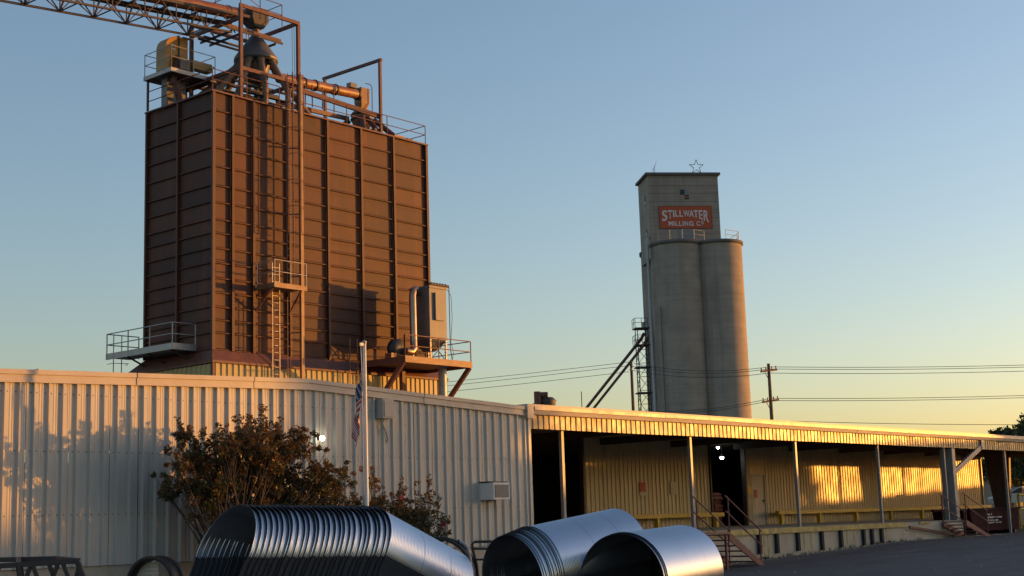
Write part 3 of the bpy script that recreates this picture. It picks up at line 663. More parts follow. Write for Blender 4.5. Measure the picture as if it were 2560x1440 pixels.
mb.build('plate_marks', M_BSTEEL, t)
MB().box(EU+0.352, EU+1.35, EV-0.75, EV-0.35, 19.88, 20.24).build('motor_guard', M_HEAD, t)
MB().box(EU-0.3, EU+0.2, EV-0.72, EV-0.342, 19.72, 20.15).build('gearbox', M_GREYP, t)
P0, P1, Q0, Q1, PZ = EU-0.95, EU+1.35, EV-0.95, EV+0.95, 19.55
MB().box(P0, P1, Q0, Q1, PZ-0.03, PZ).build('platform', M_GREYP, t)
for a in ((P0, P1, Q0-0.04, Q0), (P0, P1, Q1, Q1+0.04)): MB().box(*a, PZ-0.16, PZ+0.02).build('platform_edge', M_GSTEEL, t)
for a in ((P0-0.04, P0), (P1, P1+0.04)): MB().box(a[0], a[1], Q0-0.04, Q1+0.04, PZ-0.161, PZ+0.021).build('platform_edge', M_GSTEEL, t)
railing(t, [(P0, Q0, PZ), (P1, Q0, PZ), (P1, Q1, PZ), (P0, Q1, PZ), (P0, Q0, PZ)], 1.0, 0.02, m=M_GSTEEL, step=1.5)
MB().tube([(EU-0.25, EV-0.45, 20.3), (EU-0.5, EV-0.5, 19.2), (EU-0.1, EV-0.6, 18.0)], 0.14, 10).build('spout', M_RSTEEL, t)
for a, b in ((P0+0.1, Q1-0.1), (P1-0.2, Q1-0.1)): MB().bar((a, b, zt-0.03), (a, b, PZ-0.03), 0.08).build('leg', M_RSTEEL, t)

# conveyor bridge arriving from the left
t = thing('conveyor_bridge', 'dark lattice truss bridge carrying a rusty tube conveyor to the tower top', 'conveyor', (30, 48, 20))
bv0, bv1 = 47.25, 48.55
def bz(u): return 21.10+(u-34.0)*0.0905
U0, U1 = 22.0, 38.3
for vv in (bv0, bv1):
    MB().bar((U0, vv, bz(U0)), (U1-1.0, vv, bz(U1-1.0)), 0.08, 0.08).build('chord', M_DSTEEL, t)
    MB().bar((U0, vv, bz(U0)+0.86), (U1, vv, bz(U1)+0.86), 0.10, 0.13).build('chord', M_DSTEEL, t)
    uu = U0; k = 0
    while uu < U1-1.6:
        a, b = uu, uu+1.55
        MB().bar((a, vv, bz(a)), (a, vv, bz(a)+0.86), 0.04).build('truss_web', M_DSTEEL, t)
        MB().bar((a, vv, bz(a)), (a+0.775, vv, bz(a+0.775)+0.86), 0.04).build('truss_web', M_DSTEEL, t)
        MB().bar((b, vv, bz(b)), (a+0.775, vv, bz(a+0.775)+0.86), 0.04).build('truss_web', M_DSTEEL, t)
        uu = b
uu = U0
while uu < U1-1:
    MB().bar((uu, bv0, bz(uu)), (uu, bv1, bz(uu)), 0.04).build('cross_tie', M_DSTEEL, t)
    MB().bar((uu, bv0, bz(uu)+0.86), (uu, bv1, bz(uu)+0.86), 0.06).build('cross_tie', M_DSTEEL, t)
    MB().bar((uu, bv0, bz(uu)), (uu+1.55, bv1, bz(uu+1.55)), 0.035).build('cross_tie', M_DSTEEL, t)
    MB().bar((uu, bv1, bz(uu)), (uu, bv0+0.65, bz(uu)+1.0), 0.06).build('saddle', M_DSTEEL, t)
    uu += 1.55
MB().tube([(U0, 48.0, bz(U0)+1.17), (38.6, 47.95, bz(38.6)+1.17)], 0.27, 18).build('tube', M_TUBE, t)
for a in (24, 27.5, 31, 34.4, 37.6): MB().tube([(a, 47.99, bz(a)+1.17), (a+0.1, 47.99, bz(a+0.1)+1.17)], 0.31, 18).build('flange', M_DSTEEL, t)
for dz in (1.5, 1.95): MB().tube([(U0, 48.75, bz(U0)+dz), (37.0, 48.75, bz(37.0)+dz)], 0.02, 6).build('rail', M_DSTEEL, t)
uu = 23.0
while uu < 37.2:
    MB().tube([(uu, 48.75, bz(uu)+0.9), (uu, 48.75, bz(uu)+1.97)], 0.022, 6).build('rail_post', M_DSTEEL, t); uu += 2.3
MB().hexa([(U0, bv1-0.02, bz(U0)+0.93), (U1, bv1-0.02, bz(U1)+0.93), (U1, bv1+0.6, bz(U1)+0.93), (U0, bv1+0.6, bz(U0)+0.93), (U0, bv1-0.02, bz(U0)+0.96), (U1, bv1-0.02, bz(U1)+0.96), (U1, bv1+0.6, bz(U1)+0.96), (U0, bv1+0.6, bz(U0)+0.96)]).build('walkway', M_DSTEEL, t)
# far support so that the bridge stands on something outside the view
for vv in (bv0, bv1): MB().bar((U0+0.2, vv, -1.72), (U0+0.2, vv, bz(U0)), 0.2).build('support_leg', M_DSTEEL, t)

# second conveyor and small distributor
t = thing('short_conveyor', 'orange rusty tube conveyor running across the tower roof to the small distributor', 'conveyor', (43, 48, zt))
MB().tube([(39.6, 46.85, 19.75), (45.25, 47.75, 20.40)], 0.23, 16).build('tube', M_TUBE, t)
for f_ in (0.28, 0.42, 0.68, 0.97):
    p = V(39.6, 46.85, 19.75)*(1-f_)+V(45.25, 47.75, 20.40)*f_
    MB().tube([p, p+V(0.09, 0.016, 0.008)], 0.27, 16).build('flange', M_DSTEEL, t)
MB().bar((40.1, 46.5, 19.33), (45.2, 46.2, 18.95), 0.12, 0.22).build('support_beam', M_RSTEEL, t)
MB().bar((40.1, 47.6, 18.9), (45.0, 48.2, 19.25), 0.12, 0.20).build('support_beam', M_RSTEEL, t)
for a, b, z in ((41.0, 47.0, 19.65), (41.5, 47.1, 19.7), (42.2, 47.2, 19.75), (43.0, 47.3, 19.8)): MB().bar((a, b-0.3, z-0.9), (a, b-0.3, z+0.15), 0.035).build('hanger', M_DSTEEL, t)
for a, b in ((41.2, 47.8), (43.4, 48.0)): MB().bar((a, b, zt-0.03), (a, b, 18.95), 0.10).build('leg', M_RSTEEL, t)
MB().box(44.4, 44.8, 47.35, 47.65, 20.52, 20.74).build('motor', M_GREYP, t)
t = thing('small_distributor', 'small rusty distributor with spread legs under the hoop frame on the tower roof', 'distributor', (45.5, 47.8, zt))
SX, SY = 45.5, 47.8
MB().box(SX-0.28, SX+0.25, SY-0.3, SY+0.2, 20.0, 20.72).build('inlet_box', M_SPOUT, t)
MB().hexa([(SX-0.13, SY-0.13, 19.55), (SX+0.13, SY-0.13, 19.55), (SX+0.13, SY+0.13, 19.55), (SX-0.13, SY+0.13, 19.55), (SX-0.28, SY-0.3, 20.0), (SX+0.25, SY-0.3, 20.0), (SX+0.25, SY+0.2, 20.0), (SX-0.28, SY+0.2, 20.0)]).build('hopper', M_SPOUT, t)
MB().lathe((SX, SY, 0), [(0.14, 19.7), (0.46, 19.55), (0.50, 19.4), (0.50, 19.15), (0.42, 18.95), (0.36, 18.12), (0.02, 18.10)], 18).build('body', M_SPOUT, t)
for zz in (19.42, 19.2): MB().lathe((SX, SY, zz), [(0.49, 0.03), (0.54, 0.03), (0.54, -0.03), (0.49, -0.03)], 18).build('band', M_DSTEEL, t)
for ex_, ey_ in ((44.35, 46.45), (46.75, 46.4), (46.6, 49.4), (44.2, 49.3), (45.3, 46.3)):
    MB().tube([(SX+(ex_-SX)*0.3, SY+(ey_-SY)*0.3, 19.2), (ex_, ey_, zt-0.02)], 0.13, 10).build('spout', M_RSTEEL, t)
MB().tube([(SX+0.32, SY-0.4, 19.5), (SX+0.32, SY-0.4, 20.8), (SX+0.2, SY-0.4, 20.92), (SX-0.1, SY-0.4, 20.9)], 0.02, 6).build('guard_bar', M_BSTEEL, t)
MB().box(44.75, 45.2, 46.15, 46.45, zt-0.02, zt+0.24).build('foot', M_DSTEEL, t); MB().box(46.0, 46.7, 46.1, 46.35, zt-0.02, zt+0.16).build('foot', M_SPOUT, t)
t = thing('hoop_frame', 'square rusty pipe hoop standing over the small distributor on the tower roof', 'steel frame', (45.1, 48, zt))
MB().box(45.06, 45.18, 46.06, 46.18, zt-0.02, 21.62).build('post', M_RSTEEL, t); MB().box(45.06, 45.18, 49.9, 50.02, zt-0.02, 21.62).build('post', M_RSTEEL, t)
MB().box(45.06, 45.18, 46.0, 50.08, 21.62, 21.75).build('beam', M_RSTEEL, t)
tag(MB().box(47.25, 47.6, 46.5, 46.8, zt-0.02, zt+0.30).build('roof_box', M_RSTEEL, None, (47.4, 46.6, zt)), 'small dark box on the right end of the tower roof', 'box')

# caged ladder up the tower front with its standing column and landing
t = thing('caged_ladder', 'rusty caged ladder running up the front of the brown tower beside a grey column', 'ladder', (39.2, 45.4, 3.1))
MB().bar((39.44, 45.25, 3.12), (39.44, 45.25, 19.5), 0.13, 0.16).build('column', M_SPOUT, t)
LU, LV = 38.95, 45.62
for a in (0, 0.40): MB().bar((LU+a, LV, 10.2), (LU+a, LV, 19.4), 0.035).build('ladder_rail', M_RSTEEL, t)
for z in np.arange(10.3, 19.3, 0.30): MB().bar((LU, LV, z), (LU+0.40, LV, z), 0.022).build('ladder_rung', M_RSTEEL, t)
def cage(u0, z0, z1, step):
    arc = [(u0+0.2+0.36*math.cos(a), LV-0.36-0.36*math.sin(a)) for a in np.linspace(-0.5, math.pi+0.5, 13)]
    zs = list(np.arange(z0, z1+0.01, step))
    for z in zs: MB().tube([(x, y, z) for x, y in arc], 0.014, 5).build('cage_hoop', M_RSTEEL, t)
    for k_ in (1, 3, 6, 9, 11): MB().bar((arc[k_][0], arc[k_][1], zs[0]-0.02), (arc[k_][0], arc[k_][1], zs[-1]+0.15), 0.022).build('cage_bar', M_RSTEEL, t)
cage(LU, 12.4, 19.3, 1.15)
for a in (0, 0.38): MB().bar((38.15+a, LV, 3.12), (38.15+a, LV, 11.1), 0.035).build('ladder_rail', M_GSTEEL, t)
for z in np.arange(3.4, 11.0, 0.30): MB().bar((38.15, LV, z), (38.53, LV, z), 0.022).build('ladder_rung', M_GSTEEL, t)
cage(38.15, 5.6, 9.7, 0.95)
for z in (10.6, 13.3, 16.2, 8.2): MB().tube([(39.44, 45.25, z), (39.1, 45.5, z-0.02), (38.4, 45.9, z+0.02), (38.3, 46.0, z)], 0.03, 6).build('standoff', M_RSTEEL, t)
MB().box(37.62, 39.36, 44.85, 45.95, 9.98, 10.03).build('landing', M_SPOUT, t)
for a in ((37.62, 39.36, 44.81, 44.85), (37.58, 37.62, 44.81, 45.95)): MB().box(*a, 9.90, 10.10).build('landing_edge', M_SPOUT, t)
railing(t, [(37.62, 45.95, 10.03), (37.62, 44.84, 10.03), (39.34, 44.84, 10.03)], 1.03, 0.02, m=M_GSTEEL, step=0.9)
for a in (37.7, 39.2): MB().bar((a, 45.0, 9.95), (a-0.2+0.3*(a > 38), 45.95, 9.0), 0.06).build('brace', M_RSTEEL, t)

# left balcony
t = thing('tower_balcony', 'grey galvanised balcony on the shaded left face of the tower', 'balcony', (34.5, 49, 7.4))
MB().box(34.15, TU0-0.01, 47.0, 51.6, 7.38, 7.44).build('platform', M_GSTEEL, t)
for a in ((34.12, 34.15, 46.97, 51.6), (34.15, TU0-0.02, 46.97, 47.0)): MB().box(*a, 7.30, 7.56).build('toe_board', M_GSTEEL, t)
railing(t, [(TU0-0.05, 46.99, 7.44), (34.14, 46.99, 7.44), (34.14, 51.55, 7.44), (TU0+0.4, 51.55, 7.44)], 0.95, 0.026, m=M_GSTEEL, step=1.5)
for b in (47.4, 49.0, 50.4): MB().bar((34.3, b, 7.38), (TU0, b, 6.95), 0.06).build('bracket', M_DSTEEL, t)
for a in (0, 0.4): MB().bar((34.6+a, 51.75, 3.3), (34.6+a, 51.75, 8.4), 0.03).build('ladder_rail', M_GSTEEL, t)
for z in (6.2, 6.7, 7.15): MB().tube([(34.3, 51.75, z), (34.3, 51.3, z), (34.9, 51.1, z), (35.2, 51.75, z)], 0.014, 5).build('cage_hoop', M_GSTEEL, t)

# dust collector on its platform
PU0, PU1, PV0 = 43.3, 47.5, 43.0
t = thing('service_platform', 'rusty orange braced platform with handrail on the right of the tower', 'platform', (45.4, 44.5, 7))
MB().box(PU0, PU1, PV0, TV0-0.12, 7.12, 7.18).build('deck', M_RSTEEL, t)
MB().box(PU0-0.04, PU1+0.04, PV0-0.04, PV0, 6.98, 7.26).build('edge_beam', M_TUBE, t)
MB().box(PU0-0.04, PU0, PV0, TV0-0.12, 6.981, 7.26).build('edge_beam', M_RSTEEL, t)
MB().box(PU1, PU1+0.04, PV0, TV0-0.12, 6.981, 7.26).build('edge_beam', M_RSTEEL, t)
railing(t, [(PU0, PV0, 7.2), (PU1, PV0, 7.2), (PU1, TV0-0.2, 7.2)], 0.98, 0.026, m=M_TUBE, step=2.1)
railing(t, [(PU0, PV0, 7.2), (PU0, PV0+0.05, 7.2)], 0.98, 0.026, m=M_TUBE)
for a in (PU0, PU1): MB().bar((a, PV0+0.1, 7.0), (a, 45.72, 4.4), 0.14, 0.2).build('brace', M_RSTEEL, t)
MB().bar((45.3, 45.2, -1.65), (45.3, 45.2, 7.12), 0.2).build('prop', M_RSTEEL, t)
for a in (42.3, 42.75): MB().bar((a, 45.4, 3.12), (a, 45.4, 8.2), 0.035).build('ladder_rail', M_TUBE, t)
for z in np.arange(3.3, 7.2, 0.3): MB().bar((42.3, 45.4, z), (42.75, 45.4, z), 0.022).build('ladder_rung', M_TUBE, t)
t = thing('dust_collector', 'grey steel dust collector cabinet standing on the rusty service platform', 'dust collector', (45.9, 44.2, 7.2))
DU0, DU1, DV0, DV1 = 45.55, 46.65, 43.65, 44.85
MB().box(DU0, DU1, DV0, DV1, 8.25, 10.55).build('cabinet', M_GREYP, t)
MB().hexa([(45.9, 44.05, 7.75), (46.3, 44.05, 7.75), (46.3, 44.45, 7.75), (45.9, 44.45, 7.75), (DU0, DV0, 8.25), (DU1, DV0, 8.25), (DU1, DV1, 8.25), (DU0, DV1, 8.25)]).build('hopper', M_GREYP, t)
MB().box(DU0+0.30, DU1-0.20, DV0-0.10, DV0-0.002, 9.1, 10.35).build('door', M_GREYP, t)
MB().box(DU0-0.03, DU1+0.05, DV0-0.05, DV1+0.05, 10.552, 10.66).build('lid', M_GREYP, t)
for i in range(6): MB().tube([(DU0+0.12+i*0.18, DV0-0.05, 10.66), (DU0+0.12+i*0.18, DV0-0.05, 10.80)], 0.045, 8).build('valve', M_DSTEEL, t)
MB().tube([(DU0, DV0-0.04, 10.72), (DU1+0.12, DV0-0.04, 10.72)], 0.06, 8).build('manifold', M_DSTEEL, t)
for a, b in ((DU0+.05, DV0+.05), (DU1-.05, DV0+.05), (DU0+.05, DV1-.05), (DU1-.05, DV1-.05)): MB().bar((a, b, 7.18), (a, b, 8.26), 0.07).build('leg', M_GSTEEL, t)
MB().bar((DU0+.05, DV0+.05, 7.3), (DU1-.05, DV0+.05, 8.2), 0.03).build('cross_brace', M_DSTEEL, t); MB().bar((DU1-.05, DV0+.05, 7.3), (DU0+.05, DV0+.05, 8.2), 0.03).build('cross_brace', M_DSTEEL, t)
MB().tube([(DU0+0.1, 44.3, 10.35), (45.25, 44.2, 10.5), (45.0, 44.1, 10.42), (44.88, 44.05, 10.15), (44.85, 44.0, 8.2), (44.80, 43.95, 7.75), (44.6, 43.9, 7.6), (44.3, 43.95, 7.62)], 0.16, 14).build('duct', M_COPPER, t)
mb = MB(); mb.lathe((0, 0, 0), [(0.02, -0.15), (0.42, -0.15), (0.42, 0.15), (0.02, 0.15)], 18); mb.v = [(43.95+p[0], 44.2+p[2], 7.72+p[1]) for p in mb.v]; mb.build('fan_housing', M_BSTEEL, t)
MB().box(43.45, 43.75, 44.0, 44.4, 7.18, 7.5).build('motor', M_TUBE, t)
MB().tube([(46.85, DV0, 10.7), (46.85, DV0, 7.9), (46.95, DV0, 7.4)], 0.02, 6).build('cable', M_WIRE, t)
MB().tube([(DU1+0.05, DV0, 10.62), (46.98, DV0, 10.3), (47.02, DV0, 9.3), (46.90, DV0, 8.2), (47.05, DV0, 7.7), (46.95, DV0, 7.3)], 0.012, 6).build('cable', M_WIRE, t)
tag(MB().tube([(46.55, 43.9, -1.65), (46.55, 43.9, 7.12)], 0.19, 16).build('downpipe', M_GSTEEL, None, (46.55, 43.9, -1.65)), 'fat grey vertical pipe below the rusty service platform', 'pipe')

# ------------------------------------------------------------------ concrete grain elevator (its own rotated frame)
EO = (135.16, 93.51, 0); ER = R(-42.1)
el = thing('concrete_elevator', 'tall grey concrete grain elevator with rounded silos and square headhouse', 'grain elevator', (EO[0], EO[1], -1.6), rotz=ER, local=True)
ZE = 1.6   # local z of eye level
def L(z): return z+ZE
HT = L(40.0)
sil = []
for k_, (cx, cy) in enumerate(((3.05, 0.4), (8.0, 0.4), (3.05, 5.6), (8.0, 5.6))):
    MB().lathe((cx, cy, 0), [(2.95, 0), (2.95, L(31.45))], 72).build('silo', M_CONC, el)
    MB().lathe((cx, cy, 0), [(2.90, L(31.40)), (3.12, L(31.42)), (3.14, L(31.78)), (0.01, L(31.80))], 72).build('silo_cap', M_CAP, el)
mb = MB(); mb.box(0, 8.5, 0, 5.2, L(30.0), HT); hh = mb.build('headhouse', M_CONC, el)
MB().box(-0.28, 8.78, -0.28, 5.48, HT+0.002, HT+0.28).build('roof_slab', M_CAP, el)
for (x0, x1, z0, z1, m) in ((3.86, 4.36, L(37.62), L(38.25), M_BSTEEL), (4.38, 4.88, L(37.6), L(38.25), M_GRILLE), (4.38, 4.88, L(37.07), L(37.58), M_BSTEEL), (3.86, 4.36, L(37.1), L(37.6), M_CONC)):
    MB().box(x0, x1, -0.03, -0.004, z0, z1).build('window_pane', m, hh)
MB().box(4.42, 4.85, -0.05, -0.032, L(37.25), L(37.42)).build('window_flap', M_REDS, hh)
MB().box(3.35, 5.40, -0.03, -0.004, L(31.85), L(33.48)).build('louvre', M_GRILLE, hh)
for z0, z1 in ((L(36.7), L(37.9)), (L(32.9), L(33.8))):
    MB().box(-0.03, -0.004, 1.35, 2.0, z0, z1).build('window_pane', M_BSTEEL, hh); MB().box(-0.05, -0.032, 1.5, 1.85, z0+0.1, z0+0.5).build('window_pane', M_WHITE, hh)
for kz in range(1, 9): MB().box(0.004, 8.496, -0.012, -0.002, L(31.9)+kz*0.98, L(31.9)+kz*0.98+0.035).build('pour_line', M_CAP, hh)
MB().tube([(-0.5, -0.4, 0), (-0.5, -0.4, L(32.2)), (-0.1, 0.5, L(32.6))], 0.17, 10).build('riser_pipe', M_GSTEEL, el)
MB().tube([(0.45, -1.55, 0), (0.45, -1.55, L(24)),], 0.07, 8).build('riser_pipe', M_CAP, el)
railing(el, [(0.6, -1.6, L(31.8)), (1.7, -2.5, L(31.8)), (3.1, -2.85, L(31.8)), (4.6, -2.5, L(31.8)), (6.0, -1.7, L(31.8))], 1.1, 0.035, m=M_GSTEEL, step=1.8)
railing(el, [(8.4, -2.4, L(31.8)), (10.3, -1.2, L(31.8)), (10.6, 0.4, L(31.8)), (10.4, 2.2, L(31.8))], 1.1, 0.035, m=M_GSTEEL, step=2.5)
for x, h in ((0.8, 0.7), (0.98, 0.95)): MB().tube([(x, 0.3, HT+0.27), (x, 0.3, HT+0.27+h)], 0.03, 6).build('antenna', M_DSTEEL, el)
MB().tube([(0.98, 0.3, HT+1.0), (1.25, 0.3, HT+1.75)], 0.02, 6).build('antenna', M_DSTEEL, el)

def ploc(x, y, z):   # elevator frame to world
    c, s_ = math.cos(ER), math.sin(ER)
    return (EO[0]+c*x-s_*y, EO[1]+s_*x+c*y, z-ZE)
t = thing('star_ornament', 'wire star outline on the roof of the concrete elevator', 'star', ploc(6.05, 0.2, HT+0.28), rotz=ER, local=True)
pts = []
for i in range(11):
    a = math.pi/2+i*math.pi/5; r_ = 0.90 if i % 2 == 0 else 0.36
    pts.append((r_*math.cos(a), 0, 0.78+r_*math.sin(a)))
for i in range(10): MB().bar(pts[i], pts[i+1], 0.055).build('star_bar', M_DSTEEL, t)
for sx in (-1, 1): MB().bar((0.53*sx, 0, -0.02), (0.53*sx, 0, 0.08), 0.06).build('foot', M_DSTEEL, t)

# painted sign on the headhouse
sg = thing('sign', 'orange sign reading STILLWATER MILLING Co on the concrete headhouse', 'sign', ploc(4.34, -0.012, L(33.6)), rotz=ER, local=True)
SW, SH = 6.28, 2.62
MB().box(-SW/2, SW/2, -0.06, -0.01, 0, SH).build('board', M_SIGNO, sg)
for a in ((-SW/2-0.05, SW/2+0.05, -0.075, -0.005, -0.06, 0), (-SW/2-0.05, SW/2+0.05, -0.075, -0.005, SH, SH+0.06), (-SW/2-0.05, -SW/2, -0.075, -0.005, 0, SH), (SW/2, SW/2+0.05, -0.075, -0.005, 0, SH)):
    MB().box(*a).build('border', M_SIGNB, sg)
def glyph(ch, x0, x1, zb, zt, shear=None, offs=0.022):
    cu = bpy.data.curves.new('glyph', 'FONT'); cu.body = ch; cu.size = 1.0; cu.offset = offs; cu.fill_mode = 'FRONT'; cu.resolution_u = 4
    ob = bpy.data.objects.new('glyph', cu); COL.objects.link(ob)
    me = bpy.data.meshes.new_from_object(ob.evaluated_get(bpy.context.evaluated_depsgraph_get()))
    bpy.data.objects.remove(ob)
    co = np.array([v_.co[:] for v_ in me.vertices]); mn, mx = co.min(0), co.max(0)
    for v_ in me.vertices:
        fx = (v_.co.x-mn[0])/(mx[0]-mn[0]); fy = (v_.co.y-mn[1])/(mx[1]-mn[1])
        zb_ = zb if not shear else zb+shear*(fx-0.5)
        v_.co = (x0+fx*(x1-x0), -0.066, zb_+fy*(zt-zb_))
    me.materials.clear(); me.materials.append(M_SIGNW)
    o = bpy.data.objects.new('letter', me); COL.objects.link(o); o.parent = sg
    return o
bpy.context.view_layer.update()
word = [('S', -2.82, -2.18, 0.86), ('T', -2.12, -1.56, 1.15), ('I', -1.50, -1.34, 1.30), ('L', -1.24, -0.80, 1.36), ('L', -0.72, -0.28, 1.36), ('W', -0.24, 0.50, 1.38), ('A', 0.44, 1.04, 1.33), ('T', 1.00, 1.54, 1.24), ('E', 1.62, 2.06, 1.06), ('R', 2.18, 2.80, 0.78)]
for ch, a, b, zb_ in word: glyph(ch, a, b, zb_, 2.14, shear=(0.30 if ch == 'S' else -0.26 if ch in 'RE' else 0.0))
word2 = [('M', -2.08, -1.58), ('I', -1.48, -1.37), ('L', -1.25, -0.93), ('L', -0.83, -0.51), ('I', -0.40, -0.29), ('N', -0.17, 0.28), ('G', 0.40, 0.92), ('C', 1.28, 1.72)]
for ch, a, b in word2: glyph(ch, a, b, 0.26, 0.82)
glyph('O', 1.82, 2.12, 0.44, 0.84); glyph('.', 1.92, 2.03, 0.28, 0.38)

# lattice leg tower and spouts left of the elevator
t = thing('lattice_tower', 'thin steel lattice tower with small platforms against the left of the concrete elevator', 'tower', ploc(-0.9, 3, 0), rotz=ER, local=True)
w = 0.62
for sx in (-1, 1):
    for sy in (-1, 1): MB().bar((sx*w, sy*w, 0), (sx*w, sy*w, L(22.2)), 0.09).build('leg', M_DSTEEL, t)
z = 0.4; k = 0
while z < L(21):
    for (a, b) in (((-w, -w), (w, -w)), ((-w, -w), (-w, w)), ((w, -w), (w, w))):
        MB().bar((a[0], a[1], z), (b[0], b[1], z+1.6), 0.05).build('lattice_bar', M_DSTEEL, t); MB().bar((b[0], b[1], z), (a[0], a[1], z+1.6), 0.05).build('lattice_bar', M_DSTEEL, t)
        MB().bar((a[0], a[1], z), (b[0], b[1], z), 0.06).build('lattice_bar', M_DSTEEL, t)
    z += 1.6
for z in (L(14.6), L(17.6), L(20.2), L(22.2)):
    MB().box(-w-0.3, w+0.2, -w-0.2, w+0.2, z-0.14, z).build('landing', M_DSTEEL, t)
for z in (L(20.2), L(22.2)): railing(t, [(w, -w-0.2, z), (-w-0.3, -w-0.2, z), (-w-0.3, w+0.2, z)], 1.1, 0.035, m=M_DSTEEL, step=1.0)
MB().box(0.1, 0.5, -0.3, 0.3, L(22.2), L(22.9)).build('head', M_GSTEEL, t)
t = thing('spout_pair', 'two long rusty spouts slanting down from the lattice tower beside the elevator', 'spout', ploc(-8, 3, 0), rotz=ER, local=True)
MB().tube([(7.4, 0, L(21.6)), (7.0, 0, L(20.9)), (-0.15, 0, L(12.6)), (-0.15, 0, 0)], 0.19, 10).build('spout', M_RSTEEL, t)
MB().tube([(7.6, -0.8, L(21.0)), (7.2, -0.8, L(20.2)), (0.75, -0.8, L(12.7)), (0.75, -0.8, 0)], 0.17, 10).build('spout', M_RSTEEL, t)
MB().box(-0.5, 1.1, -1.2, 0.4, L(11.9), L(12.5)).build('junction', M_DSTEEL, t)
MB().tube([(-0.35, 0.2, L(12.5)), (-0.35, 0.2, L(14.9))], 0.05, 6).build('vent', M_DSTEEL, t)

# ------------------------------------------------------------------ utility poles and lines
def pole(label, base, top, arms, r=0.16):
    t = thing('utility_pole', label, 'utility pole', tuple(base))
    b = V(*base); tp = V(base[0], base[1], top)
    MB().tube([b-V(0, 0, 0.1), tp], [r*1.2, r*0.75], 10).build('pole', M_WOOD, t)
    for dz, hl, ang, tilt in arms:
        c = tp-V(0, 0, dz); d = V(math.cos(ang), math.sin(ang), 0)
        MB().bar(c-d*hl+V(0, 0, -tilt), c+d*hl+V(0, 0, tilt), 0.14, 0.16).build('crossarm', M_WOOD, t)
        for s_ in (-0.92, -0.35, 0.4, 0.92):
            p = c+d*hl*s_+V(0, 0, tilt*s_)
            MB().tube([p+V(0, 0, 0.06), p+V(0, 0, 0.30)], [0.05, 0.07], 8).build('insulator', M_GSTEEL, t)
        MB().bar(c-d*hl*0.6+V(0, 0, -0.05), c-V(0, 0, 0.8), 0.04).build('arm_brace', M_DSTEEL, t)
    return t
pA = c2w((1573-1280)/3555*125, 125, 0); pB = c2w((1917-1280)/3555*112, 112, 0)
poleA = pole('wooden utility pole carrying a transformer, left of the concrete elevator', (pA[0], pA[1], -1.6), 13.75, ((0.9, 0.55, R(40), 0.05),))
MB().lathe((pA[0]-0.26, pA[1]+0.30, 8.15), [(0.02, 0), (0.26, 0), (0.26, 0.75), (0.18, 0.82), (0.02, 0.84)], 12).build('transformer', M_GSTEEL, poleA)
MB().tube([(pA[0]-0.5, pA[1]+0.3, 9.0), (pA[0]-0.9, pA[1]+0.8, 9.25), (pA[0]-1.2, pA[1]+1.0, 8.9), (pA[0]-0.8, pA[1]+0.7, 8.6), (pA[0]-0.5, pA[1]+0.3, 8.8)], 0.05, 6).build('cable_loop', M_BSTEEL, poleA)
MB().bar((pA[0]-0.8, pA[1]+0.5, 9.2), (pA[0]+0.4, pA[1]-0.4, 9.2), 0.12, 0.12).build('crossarm', M_WOOD, poleA)
poleB = pole('wooden utility pole with two crossarms, right of the concrete elevator', (pB[0], pB[1], -1.6), 11.8, ((0.55, 0.95, R(-10), 0.12), (2.95, 0.95, R(-10), 0.12)))
def line(label, p, q, sag, r=0.022):
    p = V(*p); q = V(*q)
    pts = [p+(q-p)*t_+V(0, 0, -4*sag*t_*(1-t_)) for t_ in np.linspace(0, 1, 25)]
    tag(MB().tube(pts, r, 5).build('power_line', M_WIRE, None, tuple(p)), label, 'power line', 'overhead power lines')
LB = 'thin overhead wire strung between wooden utility poles'
def at(px_r, f, z): return c2w(px_r*f/3555.0, f, z)
farR = c2w(75, 118, 0); farL = c2w(-75, 175, 0)
for dz, o_ in ((11.6, 0.8), (11.35, -0.4), (11.0, -0.8)):
    line(LB, (pB[0]+o_*0.6, pB[1]+o_*0.3, dz), (farR[0]+o_, farR[1], dz+1.0), 0.7)
    line(LB, (pB[0]+o_*0.6, pB[1]+o_*0.3, dz), (pA[0]+o_*0.5, pA[1], 13.3+(dz-11.3)), 0.5)
    line(LB, (pA[0]+o_*0.5, pA[1], 13.3+(dz-11.3)*1.6), (farL[0], farL[1], 14.5+(dz-11.3)*2), 0.9)
for dz, o_ in ((9.1, 0.8), (8.85, -0.6)):
    line(LB, (pB[0]+o_*0.6, pB[1]+o_*0.3, dz), (farR[0]+o_, farR[1], dz+1.1), 0.7)
    line(LB, (pB[0]+o_*0.6, pB[1]+o_*0.3, dz), (pA[0]+o_*0.5, pA[1], 9.3+(dz-9)), 0.4)
    line(LB, (pA[0]+o_*0.5, pA[1], 9.2+(dz-9)), (farL[0], farL[1], 8.6+(dz-9)*2), 0.8)
line(LB, (pB[0], pB[1], 7.3), (farR[0], farR[1], 6.6), 0.6); line(LB, (pB[0], pB[1], 7.3), (pA[0], pA[1], 6.9), 0.3)

